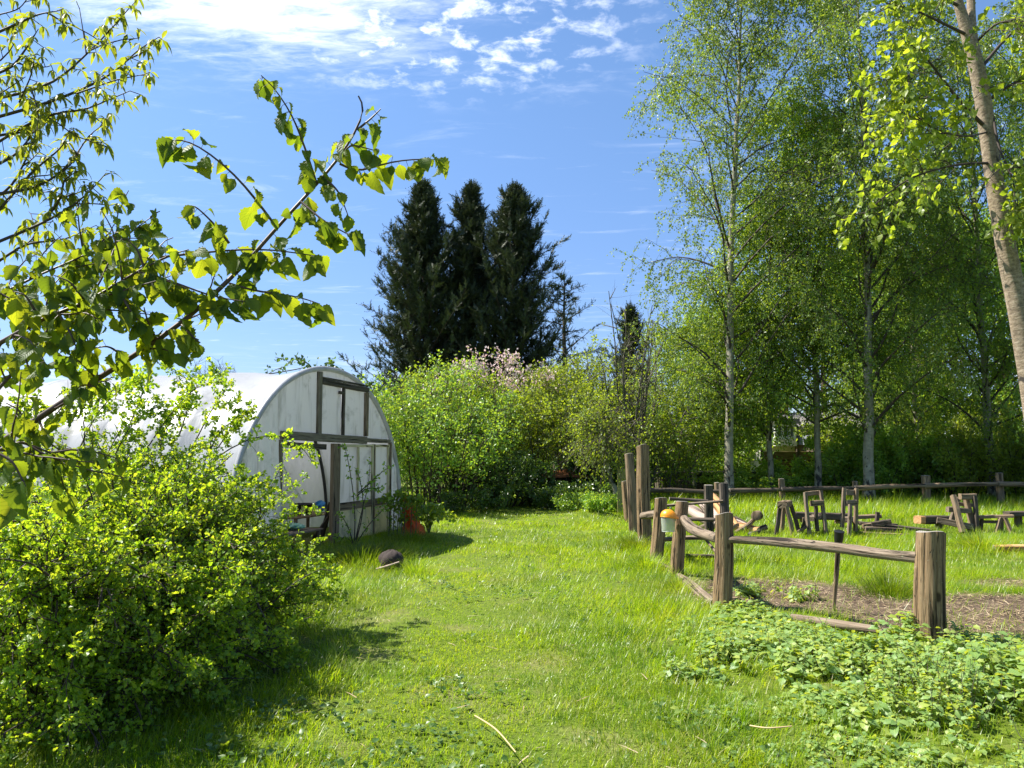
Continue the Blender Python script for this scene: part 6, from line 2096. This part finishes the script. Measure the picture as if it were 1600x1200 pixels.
# ------------------------------------------------------------------ leaning tree on the near right
def right_tree():
    rng = np.random.default_rng(111)
    Yt = 7.0
    base = at(1652, 976, Yt)
    base[2] = 0
    root = thing('leaning_tree', 'leaning pale barked tree with lime green leaves at the right edge', 'tree', base)
    tb, cb = MB(), MB()
    px = [(1652, 985), (1640, 800), (1614, 620), (1594, 500), (1572, 390), (1556, 300), (1544, 215), (1533, 140), (1520, 80), (1500, 15), (1480, -60), (1440, -220), (1410, -420)]
    P = np.array([at(x, y, Yt) for x, y in px]) - base
    r = np.interp(np.arange(len(px)), [0, 2, 4, 6, 8, 9, 12], [0.105, 0.09, 0.080, 0.070, 0.064, 0.046, 0.02])
    log(tb, P, r, 22, 9, 0.02, 0.055, caps=False, sub=8)
    P2 = np.array([at(x, y, Y) for x, y, Y in ((1524, 95, 7.0), (1519, 50, 7.02), (1516, 0, 7.05), (1520, -120, 7.1), (1540, -320, 7.2))]) - base
    log(tb, P2, [.055, .040, .036, .03, .012], 14, 10, .02, .05, caps=False, sub=6)
    limbs = [([(1541, 200, 7.0), (1500, 160, 6.8), (1470, 120, 6.7), (1440, 80, 6.6), (1420, 68, 6.5)], .020), ([(1512, 55, 7.0), (1470, 35, 6.8), (1430, 15, 6.6), (1385, 5, 6.5)], .016),
             ([(1551, 255, 7.0), (1500, 255, 6.8), (1440, 270, 6.6), (1400, 290, 6.5), (1350, 335, 6.4)], .014), ([(1540, 160, 7.0), (1580, 130, 6.9), (1640, 110, 6.8), (1720, 90, 6.7)], .016),
             ([(1530, 110, 7.0), (1570, 60, 7.1), (1620, 20, 7.2), (1700, -30, 7.3)], .018), ([(1555, 280, 7.0), (1590, 250, 6.9), (1640, 240, 6.8), (1720, 250, 6.7)], .013), ([(1552, 182, 6.95), (1560, 235, 6.85), (1580, 270, 6.8), (1587, 300, 6.8), (1584, 335, 6.8)], .013),
             ([(1548, 205, 7.0), (1510, 215, 6.7), (1465, 205, 6.5), (1430, 180, 6.4)], .010), ([(1500, 10, 7.0), (1460, -10, 6.8), (1420, -40, 6.7), (1360, -60, 6.6)], .016), ([(1522, 70, 7.0), (1560, 30, 6.8), (1600, 40, 6.7), (1660, 60, 6.6)], .012),
             ([(1565, 350, 7.0), (1600, 330, 6.8), (1650, 345, 6.7)], .010), ([(1480, -60, 7.0), (1540, -100, 6.8), (1620, -120, 6.7)], .014), ([(1470, 160, 6.7), (1440, 150, 6.6), (1415, 170, 6.5), (1405, 200, 6.5)], .006), ([(1440, 80, 6.6), (1425, 110, 6.5), (1410, 130, 6.5)], .005)]
    LP = []
    for q, rr in limbs:
        p = path(q, 12) - base
        tubes(tb, p[None], taper(1, 12, rr, .004), 6, 1)
        LP.append(p)
    LP = np.array(LP)
    se, _, _ = sprout(rng, LP, 11, .2, 1.0, 50, .50, 6, .15, -.06, .05, .35)
    tubes(tb, se, taper(len(se), 6, .005, .002), 4, 1)
    tw, _, _ = sprout(rng, se, 4, .2, 1.0, 50, .22, 4, .15, -.08, 0, .3)
    tubes(tb, tw, taper(len(tw), 4, .0025, .0015), 3, 1)
    pos, T = leaves_on(rng, tw, 5, .1, 1.0, .02)
    leafset(cb, rng, BROAD, pos, T, .062, .3, .9, .5)
    pos, T = leaves_on(rng, se, 5, .2, 1.0, .02)
    leafset(cb, rng, BROAD, pos, T, .062, .3, .9, .5)
    tb.build('trunk', [leaning_bark(), M['twig']], root, smooth=True)
    cb.build('crown', M['lime_leaf'], root)


def leaning_bark():
    m, t = new_mat('tan_cherry_bark')
    uv = t.n('ShaderNodeUVMap').outputs[0]
    a = t.noise(t.n('ShaderNodeMapping', {0: uv, 3: (14, 60, 1)}).outputs[0], 1.0, 5, 0.65)
    b = t.noise(t.n('ShaderNodeMapping', {0: uv, 3: (22, 30, 1)}).outputs[0], 1.0, 6, 0.7, .3)
    c = t.ramp(b, [(.32, (.10, .07, .042)), (.5, (.24, .18, .115)), (.72, (.40, .33, .24))])
    c = t.mix(t.math('MULTIPLY', t.maprange(a, .56, .66), .75), c, (.07, .05, .035, 1))
    c = t.mix(t.maprange(t.noise(uv, 5.0, 6, .7), .57, .66), c, (.035, .027, .02, 1))
    p = t.n('ShaderNodeBsdfPrincipled', {'Base Color': c, 'Roughness': .8, 'Normal': t.n('ShaderNodeBump', {'Strength': .7, 'Distance': .01, 'Height': t.math('SUBTRACT', b, t.math('MULTIPLY', a, .6))})})
    t.n('ShaderNodeOutputMaterial', {0: p})
    return m


right_tree()


# ------------------------------------------------------------------ grass, ground cover, litter
def in_poly(P, poly):
    x, y = P[:, 0], P[:, 1]
    r = np.zeros(len(P), bool)
    n = len(poly)
    for i in range(n):
        x0, y0 = poly[i]
        x1, y1 = poly[(i + 1) % n]
        c = ((y0 > y) != (y1 > y)) & (x < (x1 - x0) * (y - y0) / (y1 - y0 + 1e-12) + x0)
        r ^= c
    return r


COVER = [tuple(gnd(x, y)[:2]) for x, y in ((1100, 990), (1128, 950), (1180, 945), (1240, 985), (1330, 1020), (1450, 1030), (1600, 1035), (1760, 1040), (1900, 1280), (1320, 1280), (1235, 1160), (1120, 1080), (1095, 1030))]


def blade_tpl(bend, seg=2, w=1.0):
    t = np.linspace(0, 1, seg + 1)
    y = np.sin(t * (1 - 0.3 * bend) * 1.2) / math.sin(1.2 * (1 - .3 * bend))
    z = -bend * t ** 2
    V, Fq = [], []
    for i in range(seg):
        ww = 0.5 * w * (1 - 0.55 * t[i] ** 2)
        V += [(-ww, y[i], z[i]), (ww, y[i], z[i])]
        if i:
            k = 2 * i
            Fq.append((k - 2, k - 1, k + 1, k))
    V.append((0, y[-1], z[-1]))
    k = len(V) - 1
    F = [np.array([(k - 2, k - 1, k)])]
    if Fq:
        F.append(np.array(Fq))
    return np.array(V, float), F, np.zeros((len(V), 2))


def grass():
    rng = np.random.default_rng(123)
    mb = MB()
    for (y0, y1, dens, seg, wmm) in ((2.6, 4.6, 5200, 2, 4.2), (4.6, 7.0, 4200, 2, 4.6), (7.0, 10.5, 2600, 1, 6.5), (10.5, 16, 1300, 1, 10), (16, 31, 420, 1, 19)):
        ymid = (y0 + y1) / 2
        w0, w1 = y0 * 1.55 + 1.0, y1 * 1.55 + 1.0
        n = int((w0 + w1) / 2 * (y1 - y0) * dens)
        y = rng.uniform(y0, y1, n)
        x = rng.uniform(-.5, .5, n) * (y * 1.55 + 1.0)
        edge = np.abs(x - (-0.35 + .045 * (y - 4)))                       # distance from the middle of the mown path
        ln = 0.045 + 0.030 * np.clip((edge - 0.7) / 0.9, 0, 1) + 0.03 * fnoise(x, y, 1.3, 1.0)
        ln = np.where((x > 2.2) & (y > 8.5), 0.085 + .03 * fnoise(x, y, 1.1), ln)
        ln = ln + np.where((y > 17.5) & (x > 2.5), .08, 0) + np.where((y > 13.2) & (x > 4), .05 * np.clip(.5 + fnoise(x, y, 1.7, 5), 0, 1.5), 0)
        ln = ln + 0.12 * np.exp(-((edge - 2.1) / .35) ** 2) * (x < 0) * (y < 9) * (y > 5.5)
        cl = np.clip((fnoise(x, y, 5.0, 3.0) - .25) / .5, 0, 1)
        ln = ln * (1 + .9 * cl) + .05 * np.exp(-((x - 1.55 - .06 * (y - 8)) / .35) ** 2) * (y < 13) * (y > 6)
        bare = bare_mask(x, y)
        # sparse under the hawthorn and inside the ground cover
        keep = rng.uniform(size=n) > bare * 0.93
        haw = ((x + 3.2) / 1.7) ** 2 + ((y - 6.0) / 1.5) ** 2 < 1
        keep &= ~haw | (rng.uniform(size=n) < .25)
        cov = in_poly(np.stack([x, y], -1), COVER)
        keep &= ~cov | (rng.uniform(size=n) < .30)
        tun = np.stack([x, y, 0 * x], -1) - MID
        keep &= ~((tun @ EO < -0.02) & (np.abs(tun @ EU) < TW / 2))
        keep &= fnoise(x, y, 3.0, 4.0) + rng.normal(size=n) * .4 > -0.75
        x, y, ln = x[keep], y[keep], ln[keep]
        n = len(x)
        pos = np.stack([x, y, gh(x, y) - .006], -1)
        swirl = fnoise(x, y, 2.2, 7) * 3
        tilt = np.abs(rng.normal(size=n)) * .55
        az = swirl + rng.normal(size=n) * 1.3
        ax = np.stack([np.cos(az) * tilt, np.sin(az) * tilt, np.ones(n)], -1)
        hint = np.stack([np.cos(az), np.sin(az), 0 * az], -1) * -1 + rng.normal(size=(n, 3)) * .3
        size = np.maximum(.03, ln) * rng.uniform(.55, 1.5, n)
        sel = rng.integers(0, 3, n)
        for k, b in enumerate((.15, .45, .85)):
            s = sel == k
            V, F, U = blade_tpl(b, seg, 1.0)
            # absolute blade width: scale x separately
            T = V.copy()
            X, Yv, Z = frames(ax[s], hint[s])
            sz = size[s][:, None, None]
            wd = (wmm / 1000 * rng.uniform(.6, 1.3, s.sum()))[:, None, None]
            VV = pos[s][:, None] + wd * T[None, :, 0:1] * X[:, None] + sz * (T[None, :, 1:2] * Yv[:, None] + T[None, :, 2:3] * Z[:, None])
            kk = len(T)
            off = (np.arange(s.sum()) * kk)[:, None, None]
            mb.add(VV, [(f[None] + off).reshape(-1, f.shape[1]) for f in F])
    o = mb.build('grass', M['grass'])
    tag(o, 'bright green lawn grass of the path and paddock', 'grass', None, 'stuff')


grass()


def ground_cover():
    rng = np.random.default_rng(321)
    poly = np.array(COVER)
    lo, hi = poly.min(0), poly.max(0)
    n = 4200
    p = rng.uniform(lo, hi, (n, 2))
    p = p[in_poly(p, COVER)]
    p = p[fnoise(p[:, 0], p[:, 1], 2.0, 3) + rng.normal(size=len(p)) * .25 > -.55]
    ex = np.array([gnd(x, y)[:2] for x, y in ((1100, 1010), (1085, 1060), (1140, 1120), (1080, 985), (1500, 1020), (1560, 1015), (1440, 1015), (1190, 1175), (1250, 940), (1170, 930))])
    ex = (ex[:, None] + rng.normal(size=(len(ex), 22, 2)) * .10).reshape(-1, 2)
    p = np.concatenate([p, ex])
    n = len(p)
    hh = (0.10 + .20 * np.clip(fnoise(p[:, 0], p[:, 1], 2.4, 9) + .25, 0, 1.3)) * rng.uniform(.45, 1.3, n)
    dleft = np.clip((p[:, 0] - (1.6 + 0 * p[:, 1])) / 1.2, .55, 1.0)
    hh *= dleft
    P0 = np.stack([p[:, 0], p[:, 1], gh(p[:, 0], p[:, 1]) - .01], -1)
    D0 = np.stack([rng.normal(size=n) * .28, rng.normal(size=n) * .28, np.ones(n)], -1)
    st = grow(rng, P0, D0, hh, 6, .12, 0)
    tb, cb = MB(), MB()
    tubes(tb, st, taper(n, 6, .0028, .0015), 4, 1)
    lv = 5
    szp = np.clip(1 + .55 * fnoise(p[:, 0], p[:, 1], 3.1, 5) + rng.normal(size=n) * .18, .45, 1.8)
    pos, ax, hint, size = [], [], [], []
    for k in range(lv):
        t = .30 + .70 * (k + .5) / lv
        q, T = sample(st, np.arange(n), np.full(n, min(t, .99)))
        for a in (0, math.pi * .66, math.pi * 1.33):
            az = a + k * 1.1 + rng.uniform(0, 6.28, 1) + rng.normal(size=n) * .5
            d = np.stack([np.cos(az), np.sin(az), np.full(n, .12 - .30 * (k < 3))], -1) + rng.normal(size=(n, 3)) * .25
            pos.append(q + nrm(d) * .012)
            ax.append(d)
            hint.append(np.stack([rng.normal(size=n) * .35, rng.normal(size=n) * .35, np.ones(n)], -1))
            size.append((.076 - .034 * (k / (lv - 1))) * rng.uniform(.6, 1.35, n) * szp)
    inst(cb, NETTLE, np.concatenate(pos), np.concatenate(ax), np.concatenate(hint), np.concatenate(size))
    cb.V += []
    for (f, mi) in tb.F:
        cb.F.append((f + cb.n, 1))
    cb.V += tb.V
    cb.U += tb.U
    o = cb.build('ground_cover', [M['nettle_leaf'], M['grey_twig']], None, smooth=True)
    tag(o, 'mat of leafy bramble and nettle plants below the near fence rail', 'ground cover', None, 'stuff')


ground_cover()


def lawn_weeds():
    rng = np.random.default_rng(77)
    n = 9000
    y = rng.uniform(3.4, 15, n)
    x = rng.uniform(-.5, .5, n) * (y * 1.3 + .8)
    k = (fnoise(x, y, 2.6, 11) + rng.normal(size=n) * .25 > .42) & (x < 1.9 + .1 * rng.normal(size=n)) & (rng.uniform(size=n) < np.clip(7 / y, .2, 1))
    x, y = x[k], y[k]
    tun = np.stack([x, y, 0 * x], -1) - MID
    k = ~((tun @ EO < 0.05) & (np.abs(tun @ EU) < TW / 2))
    x, y = x[k], y[k]
    n = len(x)
    pos, ax = [], []
    for a in range(4):
        az = a * 1.57 + rng.normal(size=n) * .5
        el = rng.uniform(.15, .9, n)
        pos.append(np.stack([x + rng.normal(size=n) * .01, y + rng.normal(size=n) * .01, gh(x, y) + rng.uniform(.015, .05, n)], -1))
        ax.append(np.stack([np.cos(az), np.sin(az), el], -1))
    pos, ax = np.concatenate(pos), np.concatenate(ax)
    mb = MB()
    inst(mb, BROAD, pos, ax, rng.normal(size=ax.shape) * .4 + [0, 0, 1], .030 * rng.uniform(.5, 1.6, len(pos)))
    tag(mb.build('lawn_weeds', M['weed_leaf'], None, smooth=True), 'small clover and plantain leaves scattered through the lawn', 'weeds', None, 'stuff')


lawn_weeds()


def litter():
    rng = np.random.default_rng(55)
    n = 26000
    x = rng.uniform(1.6, 7.5, n)
    y = rng.uniform(6.0, 10.2, n)
    k = rng.uniform(size=n) < bare_mask(x, y) * .9 + .012
    x, y = x[k], y[k]
    n = len(x)
    az = rng.uniform(0, 6.28, n)
    pos = np.stack([x, y, gh(x, y) + rng.uniform(.002, .018, n)], -1)
    ax = np.stack([np.cos(az), np.sin(az), rng.normal(size=n) * .22], -1)
    V, F, U = blade_tpl(.08, 2, 1.0)
    T = V.copy()
    T[:, 0] *= rng.uniform(.05, .1)
    mb = MB()
    inst(mb, (T, F, U), pos, ax, np.stack([rng.normal(size=n) * .4, rng.normal(size=n) * .4, np.ones(n)], -1), rng.uniform(.025, .11, n))
    # a few dry stalks lost on the lawn
    q = np.array([gnd(a, b) for a, b in ((730, 975), (770, 925), (880, 895), (300, 1178), (700, 1010), (955, 1045), (560, 960), (640, 915), (905, 985), (610, 1140), (820, 1085))])
    ly = rng.uniform(4, 16, 150)
    lx = rng.uniform(-.55, .30, 150) * ly
    lx = np.where(lx < -2.2, lx + 2.4, lx)
    q = np.concatenate([q, np.stack([lx, ly, gh(lx, ly)], -1)])
    m = len(q)
    az = rng.uniform(0, 6.28, m)
    inst(mb, (T, F, U), q + [0, 0, .03], np.stack([np.cos(az), np.sin(az), 0 * az + .1], -1), np.tile([0, 0, 1.0], (m, 1)), rng.uniform(.04, .16, m))
    o = mb.build('dry_litter', M['dry'])
    tag(o, 'dry straw and wood chips scattered on the bare soil', 'litter', None, 'stuff')


litter()


def stalks():
    for lab, q, sd in (('long pale dry stalk lying on the grass at the bottom centre', ((742, 1132), (776, 1156), (806, 1198)), 1), ('straight straw coloured stalk lying before the leafy ground cover', ((1172, 1148), (1200, 1156), (1238, 1155)), 2)):
        P = np.array([gnd(*a) + [0, 0, .05 + .01 * k] for k, a in enumerate(q)])
        mb = MB()
        log(mb, P, [.004, .0045, .003], 8, sd, .02, .08, sub=6)
        tag(mb.build('dry_stalk', plain('straw_stalk', (.55, .40, .20), .7, 0, .2, 30), None, smooth=True, loc=P[0] * [1, 1, 1]), lab, 'stalk')
    rng = np.random.default_rng(9)
    p = gnd(350, 1178)
    mb = MB()
    n = 7
    a = np.arange(n) * 2.4
    T = ovate(5, .22, .0, .3, .2, 0, .5, 1)
    inst(mb, T, np.repeat(p[None], n, 0), np.stack([np.cos(a) * .35, np.sin(a) * .35, np.ones(n) * .9], -1), np.stack([-np.cos(a), -np.sin(a), .3 + 0 * a], -1), .095 * rng.uniform(.6, 1.1, n))
    tag(mb.build('dock_plant', M['lime_leaf'], None, smooth=True, loc=p), 'small lime green rosette in the shaded grass before the hawthorn', 'plant')


stalks()
